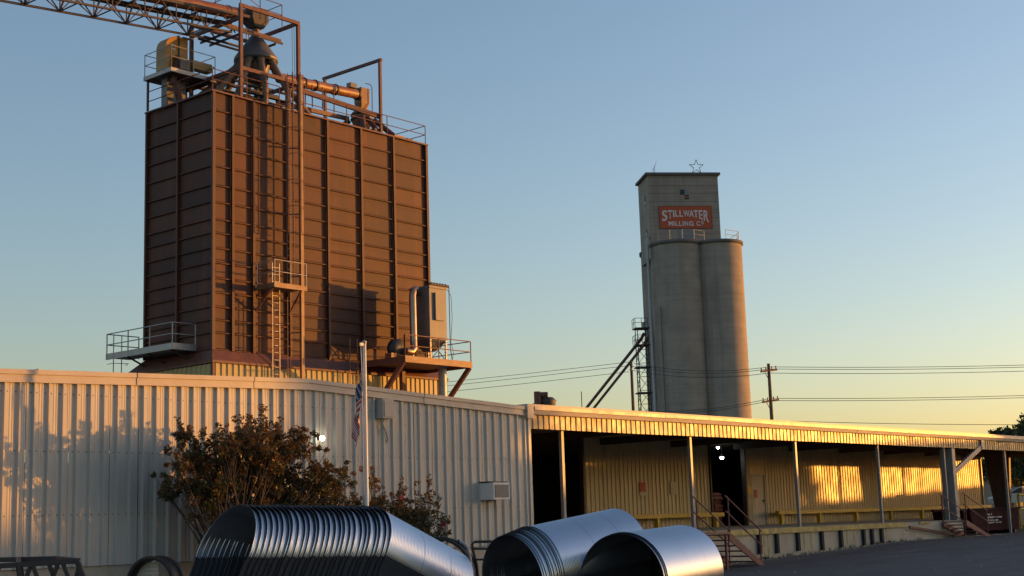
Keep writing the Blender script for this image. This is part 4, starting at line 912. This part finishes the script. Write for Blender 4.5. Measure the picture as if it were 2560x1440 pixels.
# ------------------------------------------------------------------ roof stack on the low roof
q = c2w((1335-1280)/3555*52, 52, 0)
t = thing('roof_exhaust', 'dark rusty exhaust stack and blower peeping over the low roof edge', 'exhaust', (q[0], q[1], 3.1))
MB().tube([(q[0], q[1], 3.1), (q[0], q[1], 4.72)], 0.13, 12).build('stack', M_RSTEEL, t)
e = c2w((1335-1280)/3555*52+0.38, 52, 4.60)
MB().tube([(q[0], q[1], 4.60), tuple(e)], 0.10, 12).build('elbow', M_RSTEEL, t)
a = c2w((1357-1280)/3555*52, 52.3, 0)
mb = MB(); mb.lathe((a[0], a[1], 3.1), [(0.34, 0), (0.34, 1.22), (0.38, 1.30), (0.25, 1.42), (0.02, 1.44)], 14); mb.build('blower', M_DSTEEL, t)
b = c2w((1312-1280)/3555*52, 52, 0)
MB().bar((b[0], b[1], 4.12), (a[0], a[1], 4.3), 0.25, 0.25).build('duct', M_DSTEEL, t)
for px_, h in ((1336, 4.6), (1342, 4.8)):
    c_ = c2w((px_-1280)/3555*52+0.18, 52, 0); MB().bar((c_[0], c_[1], 3.4), (c_[0], c_[1], h-0.2), 0.03).build('bracket', M_DSTEEL, t)

# ------------------------------------------------------------------ flagpole and flag
FX, FY = 19.97, 21.0
t = thing('flagpole', 'white metal flagpole standing in front of the white ribbed wall', 'flagpole', (FX, FY, -1.72))
MB().tube([(FX, FY, -1.75), (FX, FY, 3.72)], [0.048, 0.036], 12).build('pole', M_WHITE, t)
MB().lathe((FX, FY, 3.74), [(0.001, -0.05), (0.045, -0.02), (0.045, 0.02), (0.001, 0.05)], 10).build('finial', M_GSTEEL, t)
MB().box(FX-0.13, FX+0.02, FY-0.02, FY+0.02, 3.66, 3.72).build('pulley', M_GSTEEL, t)
MB().tube([(FX-0.10, FY, 3.68), (FX-0.09, FY-0.01, 3.2), (FX-0.07, FY, 0.6)], 0.008, 5).build('halyard', M_WHITE, t)
# limp flag: hoist edge on the halyard, cloth hanging in folds
t2 = thing('flag', 'limp stars and stripes flag hanging folded from the white flagpole', 'flag', (FX-0.1, FY, 1.5))
NS, NT = 26, 26
grid = np.zeros((NT+1, NS+1, 3))
for i in range(NT+1):
    tt = i/NT
    for j in range(NS+1):
        s_ = j/NS
        # cloth falls from the hoist; fly end slides down and bunches
        z = 3.16-tt*0.95*(1-0.45*s_)-s_*1.12
        fold = 0.055*math.sin(9*s_+2.2*tt)+0.03*math.sin(19*s_-3*tt+1)
        side = -0.10-0.30*s_*(1-0.55*s_)*(0.35+0.65*tt)+0.05*tt*s_+0.035*math.sin(13*s_+4*tt)
        dirx = V(0.65, -0.76, 0)     # in-picture sideways
        p = V(FX, FY, 0)+dirx*(side*1.5+0.06)+V(-0.76, -0.65, 0)*(fold+0.03)
        grid[i, j] = (p[0], p[1], z)
mb = MB(); vs = [tuple(grid[i, j]) for i in range(NT+1) for j in range(NS+1)]
mb.v = vs
for i in range(NT):
    for j in range(NS):
        a = i*(NS+1)+j; mb.f.append((a, a+1, a+NS+2, a+NS+1)); mb.sm.append(True)
        canton = (i/NT < 0.54 and j/NS < 0.40)
        mb.mi.append(2 if canton else (0 if (i//2) % 2 == 0 else 1))
mb.build('cloth', [M_RED, M_FW, M_BLUE], t2)
mb = MB()
for i in range(1, 14, 2):
    for j in range(1 + (i//2) % 2, 10, 2):
        p = grid[i, j]; d = V(-0.76, -0.65, 0)
        for sg_ in (1, -1):
            c_ = p+d*0.006*sg_
            mb.add([c_+V(0.012, -0.014, 0), c_+V(0, 0, 0.018), c_-V(0.012, -0.014, 0), c_-V(0, 0, 0.018)], [(0, 1, 2, 3)])
o = mb.build('stars', M_FW, t2); o['kind'] = 'stuff'

# ------------------------------------------------------------------ shrubs and trees
def leaf_cloud(name, clumps, n_per_vol, size, m, parent, origin, tone_fn=None, up_bias=0.2):
    vs = []; fs = []; tn = []
    o = V(*origin)
    for (c, rad, cnt) in clumps:
        c = V(*c)
        d = rng.normal(size=(cnt, 3)); d /= np.linalg.norm(d, axis=1)[:, None]
        rr = rad*rng.uniform(0.25, 1.0, (cnt, 1))**0.55
        P = c+d*rr*V(1, 1, 0.85)
        A = rng.normal(size=(cnt, 3)); A /= np.linalg.norm(A, axis=1)[:, None]
        B = np.cross(A, rng.normal(size=(cnt, 3))); B /= np.linalg.norm(B, axis=1)[:, None]
        s_ = size*rng.uniform(0.45, 1.5, (cnt, 1))
        ct = rng.uniform(0, 1)
        for k_ in range(cnt):
            b0 = len(vs); p, a_, b_ = P[k_], A[k_]*s_[k_], B[k_]*s_[k_]*0.45
            vs += [tuple(p-a_-o), tuple(p+b_-o), tuple(p+a_-o), tuple(p-b_-o)]
            fs.append((b0, b0+1, b0+2, b0+3))
            tv = tone_fn(p, ct) if tone_fn else min(1, max(0, 0.5*ct+0.5*random.random()))
            tn.append(tv)
    me = bpy.data.meshes.new(name); me.from_pydata(vs, [], fs); me.materials.append(m)
    ca = me.color_attributes.new('tone', 'BYTE_COLOR', 'CORNER')
    arr = np.ones((len(fs), 4, 4)); arr[:, :, 0] = np.array(tn)[:, None]; arr[:, :, 1] = arr[:, :, 0]; arr[:, :, 2] = arr[:, :, 0]
    ca.data.foreach_set('color', arr.ravel().astype(np.float32))
    ob = bpy.data.objects.new(name, me); COL.objects.link(ob); ob.parent = parent
    return ob

def myrtle(name, label, base, stems, tips, clump_r, leaves, warm=0.5, bloom=0):
    t = thing(name, label, 'shrub', base)
    b = V(*base); clumps = []
    twig = MB(); tr = MB()
    for tip in tips:
        tip = V(*tip); st = b+V(random.uniform(-stems, stems), random.uniform(-0.2, 0.2), 0)
        midp = st+(tip-st)*0.55+V(random.uniform(-.12, .12), random.uniform(-.12, .12), 0.12)
        tr.tube([st, st+(midp-st)*0.5+V(0, 0, 0.1), midp, tip], [0.032, 0.026, 0.016, 0.006], 6)
        clumps.append((tip, clump_r*random.uniform(0.7, 1.15), leaves))
        for k_ in range(3):
            e = tip+V(random.uniform(-.35, .35), random.uniform(-.25, .25), random.uniform(-.1, .38))
            twig.tube([midp+(tip-midp)*random.uniform(.3, .9), e], [0.008, 0.003], 4, cap=False)
            clumps.append((e, clump_r*random.uniform(0.35, 0.62), leaves//3))
        # long shoots with sparse leaves
        if random.random() < 0.75:
            e = tip+V(random.uniform(-.22, .22), random.uniform(-.1, .1), random.uniform(.25, .50))
            twig.tube([tip, e], [0.006, 0.002], 4, cap=False)
            for f_ in np.linspace(0.3, 1, 5): clumps.append((tip+(e-tip)*f_, 0.07, 9))
    tr.build('trunk', M_BARK, t); twig.build('twig', M_BARK, t)
    zs = [c[0][2] for c in clumps]; zlo, zhi = min(zs), max(zs)
    def tone(p, ct):
        return float(np.clip(warm*1.1*((p[2]-zlo)/(zhi-zlo))**1.2+0.35*(ct-0.5)+rng.normal()*0.18+(0.08 if random.random() < .3 else 0), 0, 1))
    leaf_cloud('crown', clumps, 0, 0.037, M_LEAF_A, t, base, tone)
    if bloom:
        mb = MB()
        for k_ in range(bloom):
            c = clumps[random.randrange(len(clumps))]; ctr = V(*c[0])+rng.normal(size=3)*0.05
            for _ in range(26):
                p = ctr+rng.normal(size=3)*V(0.03, 0.03, 0.045); a_ = rng.normal(size=3)*0.014; b_ = rng.normal(size=3)*0.014
                mb.add([p-a_, p+b_, p+a_, p-b_], [(0, 1, 2, 3)])
        mb.build('blossom', M_BLOOM, t)
    return t
tips = []
random.seed(11)
for cu, cz, nn, sp in ((17.35, 1.35, 9, 0.26), (17.2, 0.85, 7, 0.24), (17.75, 1.55, 8, 0.24), (18.1, 1.10, 10, 0.30), (18.45, 1.60, 9, 0.28), (18.9, 1.20, 11, 0.32), (19.05, 1.80, 8, 0.22), (19.45, 1.45, 10, 0.30),
                       (19.9, 1.55, 9, 0.26), (20.15, 1.05, 9, 0.28), (18.6, 0.62, 9, 0.30), (19.3, 0.65, 11, 0.34), (20.0, 0.45, 10, 0.32), (17.7, 0.72, 5, 0.2), (20.35, 0.75, 6, 0.22), (19.6, 1.0, 8, 0.3)):
    vv = 23.0+random.uniform(-0.4, 0.35)
    for _ in range(nn):
        tp = (cu+random.gauss(0, sp), vv+random.gauss(0, 0.2), cz+random.gauss(0, sp*0.62))
        if not (tp[0] > 20.0 and tp[2] > 1.15): tips.append(tp)
tips += [(16.95, 23.0, 0.95), (16.95, 23.1, 1.30), (17.1, 22.9, 0.62), (17.5, 22.8, 0.38), (17.0, 23.0, 1.85), (19.0, 23.0, 2.12), (17.0, 23.0, 1.9)]
myrtle('crape_myrtle', 'tall bushy crape myrtle with reddish leaf tips against the white wall', (18.2, 23.0, -1.3), 0.5, tips, 0.17, 120, 0.42)
tips = []
for _ in range(70):
    uu = random.uniform(20.3, 23.9)
    top = np.interp(uu, [20.3, 21.3, 22.2, 23.0, 24.1], [1.05, 0.72, 0.52, 0.42, 0.22])
    tips.append((uu, 22.9+random.uniform(-0.4, 0.4), random.uniform(-0.5, top)))
tips += [(21.9, 22.9, 1.0), (22.8, 22.9, 0.72), (23.7, 22.9, 0.62), (24.0, 22.9, 0.2), (24.15, 22.9, -0.05)]
myrtle('crape_myrtle', 'lower sparse crape myrtle with a few red blossoms behind the flagpole', (22.2, 23.0, -1.3), 0.8, tips, 0.17, 75, 0.45, bloom=7)

def tree(name, label, base, h, rad, n, seed, leaf=0.22, trunk_r=0.22, mixz=0.35, group=None, per=42):
    random.seed(seed)
    t = thing(name, label, 'tree', base, group)
    b = V(*base); tr = MB(); tr.tube([b-V(0, 0, 0.1), b+V(0.1, 0, h*0.3), b+V(0, 0.1, h*0.7)], [trunk_r, trunk_r*0.75, trunk_r*0.25], 8)
    clumps = []
    for k_ in range(n):
        z = random.uniform(mixz, 1.0); w_ = math.sin(math.pi*min(1, (z-mixz+0.12)/(1.12-mixz)))**0.6
        a = random.uniform(0, 6.283); r_ = rad*w_*math.sqrt(random.random())
        c = b+V(r_*math.cos(a), r_*math.sin(a), h*z)
        clumps.append((c, rad*random.uniform(0.13, 0.27), per))
        if k_ % 3 == 0: tr.tube([b+V(0, 0, h*random.uniform(0.25, 0.6)), c], [trunk_r*0.25, 0.02], 5, cap=False)
    tr.build('trunk', M_BARK, t)
    leaf_cloud('crown', clumps, 0, leaf, M_LEAF_B, t, base)
    return t
def px(x, f): return (x-1280)/3555.0*f
for i, (x, f, z0, h, rad, lb) in enumerate(((2530, 150, -0.5, 7.9, 1.9, 'tall dark tree whose crown rises above the canopy roof at the right'),
        (2495, 118, 0.0, 6.2, 3.2, 'dense dark green tree behind the tapered canopy column'),
        (2560, 112, 0.0, 6.4, 3.4, 'dense dark green tree behind the two-bar yellow fence'),
        (2625, 118, 0.0, 8.2, 3.8, 'broad tree beyond the canopy at the right edge'),
        (2470, 150, -0.2, 5.6, 2.6, 'low round tree behind the parked silver car'))):
    p = c2w(px(x, f), f, z0); tree('broadleaf_tree', lb, tuple(p), h, rad, 110, 30+i, leaf=0.20)

# ------------------------------------------------------------------ distant house, road sign, car
p = c2w(px(2462, 140), 140, 0.2)
t = thing('far_house', 'small tan gabled house beyond the parked silver car', 'house', (p[0], p[1], 0.0), rotz=HEAD-math.pi/2, local=True)
MB().prism([(-2.6, -0.2), (1.8, -0.2), (1.8, 1.75), (-0.3, 3.0), (-2.6, 1.75)], 'y', 0, 6).build('wall', M_BRICK, t)
MB().hexa([(-0.3, -0.2, 3.0), (2.1, -0.2, 1.62), (2.1, 6.2, 1.62), (-0.3, 6.2, 3.0), (-0.3, -0.2, 3.12), (2.1, -0.2, 1.74), (2.1, 6.2, 1.74), (-0.3, 6.2, 3.12)]).build('roof', M_SHING, t)
MB().hexa([(-2.9, -0.2, 1.62), (-0.3, -0.2, 3.0), (-0.3, 6.2, 3.0), (-2.9, 6.2, 1.62), (-2.9, -0.2, 1.74), (-0.3, -0.2, 3.12), (-0.3, 6.2, 3.12), (-2.9, 6.2, 1.74)]).build('roof', M_SHING, t)
MB().box(0.5, 1.3, -0.05, -0.002, 0.5, 1.4).build('window', M_GLASS, t)
p = c2w(px(2457, 120), 120, 0)
t = thing('roadside_sign', 'white roadside sign with a grey-blue ring emblem seen past the dock end', 'sign', (p[0], p[1], 0.05), rotz=HEAD-math.pi/2, local=True)
MB().box(-0.45, 0.75, -0.1, 0.1, 3.15, 4.1).build('panel', M_WHITE, t)
mb = MB(); mb.lathe((0, 0, 0), [(0.20, 0), (0.34, 0), (0.34, 0.03), (0.20, 0.03), (0.20, 0)], 20); mb.v = [(0.12+p_[0], -0.105-p_[2], 3.66+p_[1]) for p_ in mb.v]; mb.build('emblem', M_DIAL, t)
MB().bar((0.28, -0.12, 3.50), (0.48, -0.12, 3.30), 0.03, 0.12).build('emblem_tail', M_DIAL, t)
MB().tube([(0.15, 0, -0.1), (0.15, 0, 3.15)], 0.1, 8).build('post', M_GSTEEL, t)
p = c2w(px(2478, 108), 108, 0)
t = thing('parked_car', 'silver hatchback car parked on the grass past the dock end', 'car', (p[0], p[1], 0.05), rotz=HEAD-math.pi/2, local=True)
body = [(-1.0, 0.28), (-1.02, 0.62), (-0.95, 0.74), (-0.25, 0.90), (0.05, 0.95), (0.75, 1.36), (1.1, 1.44), (2.3, 1.42), (2.9, 1.0), (3.05, 0.9), (3.05, 0.3)]
MB().prism(body, 'y', -0.8, 0.8).build('body', M_CAR, t)
MB().prism([(0.18, 0.98), (0.80, 1.32), (1.1, 1.38), (2.25, 1.36), (2.7, 1.02)], 'y', -0.815, -0.802).build('window', M_GLASS, t)
for x in (-0.25, 2.2):
    mb = MB(); mb.lathe((0, 0, 0), [(0.02, -0.1), (0.32, -0.1), (0.32, 0.1), (0.02, 0.1)], 18); mb.v = [(x+q_[0], -0.75+q_[2], 0.32+q_[1]) for q_ in mb.v]
    wl_ = mb.build('wheel', M_BLACK, t)
    mb = MB(); mb.lathe((0, 0, 0), [(0.02, 0), (0.19, 0), (0.19, 0.02), (0.02, 0.02)], 14); mb.v = [(x+q_[0], -0.852-q_[2], 0.32+q_[1]) for q_ in mb.v]; mb.build('rim', M_GSTEEL, wl_)
MB().box(-1.03, -0.99, -0.75, -0.45, 0.60, 0.70).build('headlight', M_WHITE, t)
# cart with price card
p = V(69.5, 26.0, -0.42)
t = thing('display_cart', 'white wire display stand with a red and white card behind the yellow fence', 'stand', (69.8, 26.9, -0.4))
MB().box(69.6, 70.6, 26.86, 26.90, 0.62, 1.0).build('card', M_SIGNW, t); MB().box(69.65, 70.05, 26.845, 26.858, 0.66, 0.9).build('card_print', M_REDS, t)
for a in (69.65, 70.1, 70.55):
    MB().bar((a, 26.88, gz(a)-0.05), (a, 26.88, 0.62), 0.04).build('upright', M_WHITE, t)
for z in (-0.1, 0.3): MB().bar((69.65, 26.88, z), (70.55, 26.88, z), 0.03).build('shelf_bar', M_WHITE, t)

# ------------------------------------------------------------------ nested galvanised arch sheets in the yard
def arch_mesh(Rr, Ln, ncor, amp, flange, half=98, seg=30, closed=False):
    ring_prof = [(math.sin(a), math.cos(a)) for a in np.linspace(-R(half), R(half), seg)]
    nr = ncor*4+1
    vs = []; fs = []; mi = []
    NP = seg+4
    for i in range(nr):
        y = Ln*i/(nr-1); r_ = Rr+amp*math.cos(2*math.pi*ncor*i/(nr-1))
        pts = [(r_*p[0], y, r_*p[1]) for p in ring_prof]
        def leg(p, sg): return [(p[0]-sg*0.03, y, p[2]-0.10), (p[0]-sg*0.06, y, p[2]-0.55)]
        vs += leg(pts[0], -1)[::-1]+pts+leg(pts[-1], 1)
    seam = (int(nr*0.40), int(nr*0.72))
    for i in range(nr-1):
        for j in range(NP-1):
            fs.append((i*NP+j, i*NP+j+1, (i+1)*NP+j+1, (i+1)*NP+j)[::-1])
            mi.append(1 if (j < 2 or j >= NP-3 or i in seam) else 0)  # legs coloured dark as the shade below the sheets; seam rings are joints
    b0 = len(vs)
    for j in range(NP):       # turned-out rim at the near end, dark to stand for shade between sheets
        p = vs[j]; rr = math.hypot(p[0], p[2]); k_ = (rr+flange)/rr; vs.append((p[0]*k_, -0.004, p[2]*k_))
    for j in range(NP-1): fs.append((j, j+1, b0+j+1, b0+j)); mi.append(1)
    if closed:                # dark end sheet added near the far end to blacken the mouth
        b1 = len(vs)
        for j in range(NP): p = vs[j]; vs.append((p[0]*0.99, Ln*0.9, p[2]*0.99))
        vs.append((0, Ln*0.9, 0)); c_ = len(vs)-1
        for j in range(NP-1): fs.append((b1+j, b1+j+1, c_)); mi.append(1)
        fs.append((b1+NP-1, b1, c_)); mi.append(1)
    me = bpy.data.meshes.new('arch_sheet'); me.from_pydata(vs, [], fs); me.materials.append(M_GALV); me.materials.append(M_SHADE_SEAM)
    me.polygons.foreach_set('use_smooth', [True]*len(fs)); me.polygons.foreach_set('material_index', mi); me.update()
    return me
AR, AL = 0.80, 2.1
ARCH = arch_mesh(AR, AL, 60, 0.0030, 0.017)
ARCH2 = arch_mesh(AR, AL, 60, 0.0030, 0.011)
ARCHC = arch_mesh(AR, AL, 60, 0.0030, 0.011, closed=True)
def bundle(n, C0, a, da, dn, label, first, last, group, mesh=None, mesh0=None):
    # C0: centre of the first rim; a: sheet axis; sheets pile up along axis by da and outward by dn
    a = unit(a); nrm = unit(V(0, 0, 1)-a*a[2]); s_ = np.cross(a, nrm)
    near = s_ if s_ @ V(math.cos(HEAD), math.sin(HEAD), 0) < 0 else -s_
    obs = []
    for k_ in range(n):
        o = bpy.data.objects.new('arch_sheet', (mesh0 or mesh or ARCH) if k_ == 0 else (mesh or ARCH)); COL.objects.link(o)
        P = V(*C0)+a*(da*k_)+nrm*(dn*k_)+near*(0.40*dn*k_)
        if 0 < k_ < n-1: P = P+a*random.uniform(-0.25, 0.25)*da
        Mx = Matrix(((s_[0], a[0], nrm[0], P[0]), (s_[1], a[1], nrm[1], P[1]), (s_[2], a[2], nrm[2], P[2]), (0, 0, 0, 1)))
        o.matrix_world = Mx
        lb = first if k_ == 0 else last if k_ == n-1 else label
        tag(o, lb, 'metal sheet', group); obs.append(o)
    return obs
random.seed(5)
def cdir(r_, f_, z_): return c2w(r_, f_, z_)
def campt(x, y, f_):   # layout helper: point at forward distance f_ on the level grid
    hx = 1308-0.0319*(x-1280)
    return c2w((x-1280)/3555.0*f_, f_, -(y-hx)/3555.0*f_)
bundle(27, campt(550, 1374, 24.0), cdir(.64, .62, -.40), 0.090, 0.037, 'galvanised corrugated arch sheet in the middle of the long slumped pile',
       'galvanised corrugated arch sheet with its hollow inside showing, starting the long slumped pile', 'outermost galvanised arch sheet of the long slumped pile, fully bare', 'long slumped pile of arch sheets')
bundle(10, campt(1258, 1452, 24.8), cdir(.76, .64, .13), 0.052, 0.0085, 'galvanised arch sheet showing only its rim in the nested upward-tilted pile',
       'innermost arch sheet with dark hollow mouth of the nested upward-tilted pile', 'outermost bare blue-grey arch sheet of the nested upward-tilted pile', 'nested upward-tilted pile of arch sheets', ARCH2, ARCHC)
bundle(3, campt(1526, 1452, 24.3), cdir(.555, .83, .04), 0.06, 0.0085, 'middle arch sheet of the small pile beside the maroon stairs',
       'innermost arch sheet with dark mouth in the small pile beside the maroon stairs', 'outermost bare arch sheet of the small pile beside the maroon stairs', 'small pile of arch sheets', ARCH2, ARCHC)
# timber bearers under the piles (out of view, they carry the sheets)
def bearer(label, c, a, n, zt):
    t = thing('timber_bearer', label, 'timber', (c[0], c[1], gz(c[0])))
    a = unit(V(a[0], a[1], 0)); s_ = V(-a[1], a[0], 0)
    for k_ in range(n):
        p = V(c[0], c[1], 0)+a*(0.25+k_*1.5/(n-1))
        zb = gz(c[0])-0.02
        MB().hexa([p-s_*0.95-a*0.1+V(0, 0, zb), p+s_*0.95-a*0.1+V(0, 0, zb), p+s_*0.95+a*0.1+V(0, 0, zb), p-s_*0.95+a*0.1+V(0, 0, zb),
                   p-s_*0.95-a*0.1+V(0, 0, zt), p+s_*0.95-a*0.1+V(0, 0, zt), p+s_*0.95+a*0.1+V(0, 0, zt), p-s_*0.95+a*0.1+V(0, 0, zt)]).build('bearer', M_TIMB, t)
for (x, y, f_, a_, lb) in ((1258, 1452, 24.8, (.76, .64, 0), 'timber bearers carrying the nested upward-tilted pile of arch sheets'), (1526, 1452, 24.3, (.555, .83, 0), 'timber bearers carrying the small pile of arch sheets')):
    c = campt(x, y, f_); bearer(lb, c, cdir(*a_), 2, c[2]-0.62)
c = campt(700, 1374, 25.0); t = thing('timber_bearer', 'timber cribbing carrying the long slumped pile of arch sheets', 'timber', (c[0], c[1], gz(c[0])))
for k_ in range(3):
    p = c2w(-4.6+k_*1.15, 24.6+k_*1.1, 0)
    MB().box(p[0]-0.2, p[0]+0.2, p[1]-0.9, p[1]+0.9, gz(c[0])-0.02, -1.0).build('bearer', M_TIMB, t)

# ------------------------------------------------------------------ other yard items
def ring_tank(label, c, ax, Rr, Ln, m_in):
    t = thing('steel_ring', label, 'tank ring', (c[0], c[1], c[2]-Rr))
    ax = unit(ax); up = unit(V(0, 0, 1)-ax*ax[2]); s_ = np.cross(ax, up)
    mb = MB(); n = 40
    for (r0, r1) in ((Rr, Rr-0.03),):
        vs = []; 
        for y in (0, Ln):
            for rr in (r0, r1):
                for k_ in range(n):
                    a = 2*math.pi*k_/n; vs.append(V(*c)+ax*y+(s_*math.cos(a)+up*math.sin(a))*rr)
        fs = []
        for k_ in range(n):
            k2 = (k_+1) % n
            fs += [(k_, k2, 2*n+k2, 2*n+k_), (n+k_, 3*n+k_, 3*n+k2, n+k2), (k_, n+k_, n+k2, k2), (2*n+k_, 2*n+k2, 3*n+k2, 3*n+k_)]
        mb.add(vs, fs, 0, True)
    mb.build('shell', M_BSTEEL, t)
    for y in (0.02, Ln-0.02):
        mb = MB(); mb.tube([V(*c)+ax*y+(s_*math.cos(a)+up*math.sin(a))*(Rr+0.01) for a in np.linspace(0, 2*math.pi, 41)], 0.028, 6, cap=False); mb.build('rim', M_BSTEEL, t)
    if m_in is not None:
        # corrugated sheet standing inside the ring
        mb = MB(); nz = 24; vs = []; fs = []
        for i in range(nz+1):
            z = -0.9*Rr+1.72*Rr*i/nz; y = 0.55*Ln+0.012*(i % 2)
            w0 = math.sqrt(max(0.0, (Rr-0.05)**2-z*z))
            vs += [V(*c)+ax*y-s_*w0+up*z, V(*c)+ax*y+s_*min(w0, 0.12*Rr)+up*z]
        for i in range(nz): fs.append((2*i, 2*i+1, 2*i+3, 2*i+2))
        mb.add(vs, fs); mb.build('sheet', m_in, t)
    return t
c = campt(368, 1459, 27.0); c[2] = min(c[2], 10)
ring_tank('black-rimmed steel ring leaning by the wall foundation, left of the long sheet pile', c, cdir(.35, .93, 0), 0.50, 0.35, M_CREAM)
c = campt(1072, 1440, 31.0)
ring_tank('black-rimmed steel ring with cream lining, half hidden behind the long sheet pile', c, cdir(.3, .95, 0), 0.82, 0.3, M_CREAM)
t = thing('pipe_bend', 'bent galvanised pipe hook beside the long sheet pile', 'pipe', tuple(campt(1150, 1500, 27.5)))
a0 = campt(1128, 1354, 27.5); a1 = campt(1140, 1357, 27.5); a2 = campt(1150, 1368, 27.5); a3 = campt(1155, 1390, 27.5); a4 = campt(1157, 1450, 27.5); a5 = a4.copy(); a5[2] = gz(a4[0])
MB().tube([a0, a1, a2, a3, a4, a5], 0.035, 10).build('tube', M_GSTEEL, t)
MB().tube([a0-V(0.01, -0.01, 0.0), a0+V(0.015, -0.012, 0)], 0.05, 10).build('cap', M_BSTEEL, t)
t = thing('pipe_gate', 'black tube gate panel between the long pile and the nested pile', 'gate', tuple(campt(1200, 1500, 27.0)))
G = lambda x, y: campt(x, y, 27.0)
g0 = G(1182, 1440); g0[2] = gz(g0[0])
MB().tube([g0, G(1172, 1410), G(1163, 1372), G(1162, 1360), G(1168, 1354), G(1250, 1352), G(1290, 1351)], 0.026, 8).build('frame', M_BSTEEL, t)
for y in (1371, 1397): MB().tube([G(1163, y), G(1290, y-1)], 0.018, 8).build('bar', M_BSTEEL, t)
e = G(1290, 1440); e[2] = gz(e[0]); MB().tube([e, G(1290, 1351)], 0.026, 8).build('frame', M_BSTEEL, t)
# welded truss frame, lower left
t = thing('steel_truss', 'brown welded steel truss frame lying in front of the wall', 'truss', tuple(campt(60, 1560, 21.0)))
T = lambda x, y, f_=21.0: campt(x, y, f_)
def tb(p, q, w=0.06): MB().bar(p, q, w).build('bar', M_DSTEEL, t)
NR = lambda x: T(x, 1413-0.056*x+0, 21.0)      # near chord
tb(T(-180, 1424), T(192, 1401), 0.075); tb(T(-180, 1402, 22.2), T(140, 1395, 22.2), 0.075); tb(T(192, 1400), T(140, 1395, 22.2), 0.07)
tb(T(190, 1401), T(230, 1505), 0.07); tb(T(46, 1404, 21.0), T(62, 1505, 21.0), 0.075); tb(T(44, 1396, 22.2), T(46, 1410, 21.0), 0.07)
lowz = 1500
xs = [-120, -40, 40, 118, 160]
for x0, x1 in ((-60, -92), (-58, -20), (76, 52), (80, 108), (120, 150), (142, 118), (155, 186), (196, 178), (0, -26)):
    tb(T(x0, 1411-0.055*x0*0.4), T(x1*1.25-x0*0.25, 1500), 0.05)
tb(T(-200, 1502), T(232, 1502), 0.075); 
for x in (-150, 62, 225): tb(T(x, 1502), tuple(np.append(T(x, 1502)[:2], gz(T(x, 1502)[0])-0.02)), 0.075)

# ------------------------------------------------------------------ unseen shed and trees added to the right to cast shade
t = thing('shade_shed', 'added long low stucco shed, unseen to the right, stepped to cast shade', 'building', (95, -20, gz(95)))
def shed(v0, v1, z1):
    MB().box(95, 103, v0, v1, -1.8, z1).build('wall', M_BRICK, t)
    MB().prism([(94.7, z1+0.002), (103.3, z1+0.002), (99, z1+0.25)], 'y', v0-0.1, v1+0.1).build('roof', M_SHING, t)
shed(-75, -19.5, 3.4); shed(-19.3, -2.6, 3.4); shed(-2.5, 1.3, 4.3); shed(1.4, 18.5, 1.95)  # wall tops stepped to shape the shade on the wall and dock
tree('broadleaf_tree', 'added narrow tree, unseen across the yard, shading the white wall', (90.0, -13.2, gz(90)), 9.2, 2.3, 150, 61, leaf=0.25, mixz=0.15, per=60)  # added blocker for the right half of the white wall
tree('broadleaf_tree', 'added round tree, unseen across the yard, rounding the shade edge on the dock wall', (98.5, 3.2, gz(98)), 4.6, 2.5, 190, 62, leaf=0.25, mixz=0.15, per=60)  # added crown that rounds off the end of the shed's shade

# ------------------------------------------------------------------ loose gravel and weeds at the foot of the dock and on the yard
random.seed(21)
mb = MB()
for _ in range(1500):
    if random.random() < 0.93: uu, vv = random.uniform(36, 60), VW-0.03-abs(random.gauss(0, 0.25))
    else: uu, vv = random.uniform(34, 62), random.uniform(15, 24)
    if vv > VW-0.03: continue
    r_ = random.uniform(0.008, 0.03); z = gz(uu)
    mb.add([(uu-r_, vv-r_*0.6, z-0.004), (uu+r_, vv-r_*0.5, z-0.004), (uu+r_*0.2, vv+r_, z-0.004), (uu, vv, z+r_*random.uniform(0.6, 1.2))], [(0, 1, 3), (1, 2, 3), (2, 0, 3)])
o = mb.build('gravel', M_DOCK); tag(o, 'loose pale gravel scattered along the foot of the dock', 'gravel'); o['kind'] = 'stuff'
mb = MB()
for _ in range(60):
    uu, vv = random.uniform(38, 55), VW-0.05-abs(random.gauss(0, 0.08)); z = gz(uu)
    for _k in range(14):
        a = random.uniform(0, 6.28); h = random.uniform(0.04, 0.16); d = V(math.cos(a), math.sin(a), 0); p = V(uu, vv, z-0.01)+d*random.uniform(0, 0.04)
        s_ = V(-d[1], d[0], 0)*0.006
        mb.add([p-s_, p+s_, p+d*h*0.5+V(0, 0, h)], [(0, 1, 2)])
o = mb.build('weeds', M_GRASS); tag(o, 'dry weeds growing along the foot of the dock wall', 'weeds'); o['kind'] = 'stuff'
